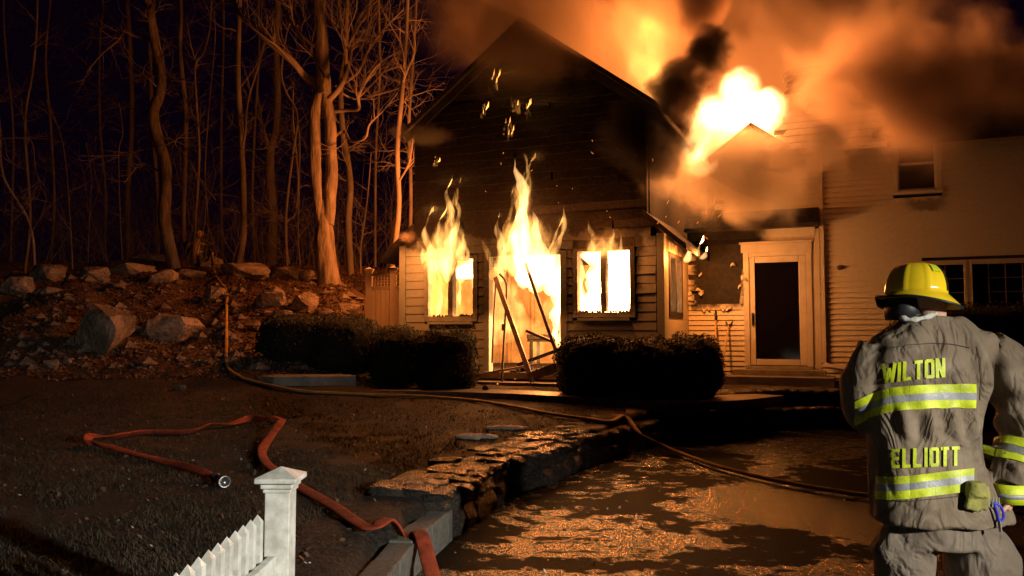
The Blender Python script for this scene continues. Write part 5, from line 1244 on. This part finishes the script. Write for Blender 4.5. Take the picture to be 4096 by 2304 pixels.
# over the roof
pr = at(2900, 610, 15.7)
rf = flame('roof_fire', 'huge white hot fire bursting from the roof between gable and right wing', pr, [(-.45, -.1, -.5, .9, 1.3, -.1, 93.4, .8), (.1, 0, -.4, 1.0, 2.0, .1, 91.0, .8), (.8, .2, .1, .8, 1.2, .15, 94.1, .8)], FM_ROOF, [((.25, .3, .95), 4800, YE, .6)], rot=0)
fire_mass(rf, (.0, 0, .55), (1.05, .6, .95), 26, sc=1.9, lo=.26, hi=.62, seed=1); fire_mass(rf, (.75, .1, .9), (.95, .6, .75), 26, sc=2.0, lo=.28, hi=.66, seed=2); fire_mass(rf, (.35, .1, 1.35), (.7, .5, .7), 18, sc=2.2, lo=.3, hi=.7, seed=5); fire_mass(rf, (-.5, 0, .0), (.7, .5, .7), 24, sc=2.2, lo=.28, hi=.62, seed=7)
pr = at(2570, 400, 20.5)
rf = flame('roof_fire', 'yellow fire glowing through smoke behind the gable ridge', pr, [], FM_ROOF, [((.1, .2, 1.7), 3000, (1, .27, .05), .5)], rot=0)
fire_mass(rf, (.05, -.8, .9), (1.1, .7, 1.6), 11, (1, .44, .09), sc=1.7, lo=.30, hi=.95, seed=3); fire_mass(rf, (.3, -.8, .2), (.9, .5, 1.0), 10, (1, .44, .09), sc=1.9, lo=.3, hi=.9, seed=4)
flame('side_fire', 'fire burning along the left side eave behind the gable corner', H(-2.62, 2.2, 4.0), [(0, 0, 0, .8, 1.7, 0, 111.0, .8), (.1, .8, 0, .8, 1.5, .0, 112.0, .8), (.05, -.6, .1, .5, 1.2, .0, 113.0, .8)], FM, [((0, .2, 1.0), 1350, OR, .35)])
# glowing embers and sparks
M['ember'] = NT('ember'); _e = M['ember'].n('Emission'); _e.inputs[0].default_value = (1, .3, .06, 1); _e.inputs[1].default_value = 2.5; M['ember'].l(_e.outputs[0], M['ember'].out.inputs[0]); M['ember'] = M['ember'].m
mb = MB(); rr = random.Random(8)
for px, py in ((1675,1538),(1722,1510),(2060,1520),(1990,1540)): c = ground(px, py) if py > 1500 else at(px, py, 13); mb.lathe([(0, -.012), (.014, 0), (0, .016)], c+Vector((0, 0, .02)), None, 6)
for i in range(24):
    px, py = rr.gauss(2250, 330), rr.uniform(560, 1000); c = at(px, py, 13.9-.1*rr.random()-.43*(px-2048)/F*14); d = Vector((rr.uniform(-.6, .6), 0, rr.uniform(.3, 1))).normalized()*rr.uniform(.015, .05); mb.tube([c, c+d], .0018, 4)
for i in range(9):
    px, py = rr.uniform(2600, 2900), rr.uniform(780, 900); c = at(px, py, 13.3); d = Vector((rr.uniform(.2, .9), 0, 1)).normalized()*rr.uniform(.03, .07); mb.tube([c, c+d], .0018, 4)
tag(mb.build('embers', M['ember']), 'glowing sparks and embers drifting before the charred gable', 'embers', kind='stuff')

# ------------------------------------------------------------------ smoke
def puff(label, c, rad, dens, col=(.5, .46, .42), sc=.6, lo=.35, hi=.75, rot=(0, 0, 0), seed=0, fall=1.0, detail=4, g=.15, step=.8, absorb=None):
    t = NT('smoke_gas'); tc = t.n('TexCoord'); vl = t.n('VectorMath', operation='LENGTH'); t.l(tc.outputs['Object'], vl.inputs[0])
    edge = t.mr(vl.outputs['Value'], 1.0, 1.0-fall, 0, 1)
    mp = t.n('Mapping'); t.l(tc.outputs['Object'], mp.inputs[0]); mp.inputs['Scale'].default_value = rad; mp.inputs['Location'].default_value = (seed*3.1, seed*1.7, seed*2.3)
    n_ = t.noise(mp.outputs[0], sc, detail, .58, .5)
    d = t.math('MULTIPLY', t.mr(t.math('MULTIPLY', n_, t.mr(edge, 0, 1, .55, 1.25)), lo, hi), edge); d = t.math('MULTIPLY', d, dens)
    pv = t.n('VolumePrincipled'); t.l(d, pv.inputs['Density']); pv.inputs['Color'].default_value = (*col, 1); pv.inputs['Anisotropy'].default_value = g
    if absorb: pv.inputs['Absorption Color'].default_value = (*absorb, 1)
    t.l(pv.outputs[0], t.out.inputs['Volume'])
    try: t.m.cycles.volume_step_rate = step
    except Exception: pass
    bm = bmesh.new(); bmesh.ops.create_icosphere(bm, subdivisions=3, radius=1.02); me = bpy.data.meshes.new('smoke'); bm.to_mesh(me); bm.free(); me.materials.append(t.m)
    o = obj('smoke', me); o.location = c; o.scale = rad; o.rotation_euler = rot
    return tag(o, label, 'smoke', kind='stuff')
puff('broad orange lit smoke cloud billowing above the whole roof', at(2950, 120, 19.5), (8.5, 3.0, 4.4), 1.7, (.62,.52,.46), .5, .38, .60, (0, math.radians(-8), 0), 1, .9, 6, step=.4)
puff('brown smoke drifting left behind the gable top', at(2050, 60, 20.0), (4.2, 1.8, 3.2), 1.5, (.55,.45,.38), .6, .32, .66, (0, 0, 0), 2, .9)
BK = (.06,.05,.045)
puff('black smoke column slanting up in front of the roof fire', at(2700, 360, 14.0), (.95, .5, 1.6), 15, BK, 1.9, .36, .62, (0, math.radians(40), 0), 3, 1.0, 6, step=.35)
puff('dark smoke crown at the top of the black column', at(2850, 190, 14.0), (.9, .5, .95), 15, BK, 2.0, .38, .62, (0, math.radians(50), 0), 13, 1.0, 6, step=.35)
puff('brown smoke trailing up above the black column', at(2810, 20, 14.4), (.9, .6, 1.2), 8, (.2,.14,.11), 1.6, .36, .58, (0, math.radians(10), 0), 14, 1.0, 6, step=.4)
puff('dark smoke rolling off the right end of the gable roof', at(2590, 560, 12.9), (1.5, .4, 1.15), 12, BK, 1.5, .30, .56, (0, .35, 0), 4, .95, 6, step=.4)
puff('orange smoke pouring down over the entry wall', at(2930, 690, 13.7), (2.1, .7, 1.4), 5, (.88,.80,.72), 1.4, .31, .56, (0, .15, 0), 5, .85, 6, step=.4, g=.35)
puff('dark brown smoke billowing before the wing eave', at(3220, 600, 13.3), (1.6, .5, .8), 4.0, (.7,.6,.52), 1.5, .36, .6, (0, -.2, 0), 15, .9, 6, step=.4)
puff('warm smoke haze before the right wing roof', at(3680, 330, 13.4), (4.4, 1.2, 2.3), 5.5, (.62,.5,.43), .8, .29, .70, (0, -.1, 0), 6, 1.0, 6, step=.5)
puff('brown smoke veil over the upper gable', at(2080, 120, 14.2), (2.8, .9, 2.1), 2.4, (.45,.36,.28), .8, .29, .62, (0, 0, 0), 7, .95, 6, step=.5)
puff('grey green smoke puff curling from the left eave', at(1690, 530, 14.6), (1.0, .35, .42), 4.5, (.34,.34,.29), 1.9, .36, .62, (0, .1, 0), 8, .9, 6, step=.4)
puff('small grey smoke puff at the lower left eave corner', at(1632, 945, 14.6), (.34, .2, .22), 3, (.12,.10,.085), 3.2, .34, .62, (0, 0, 0), 9, .9, 5, step=.4)
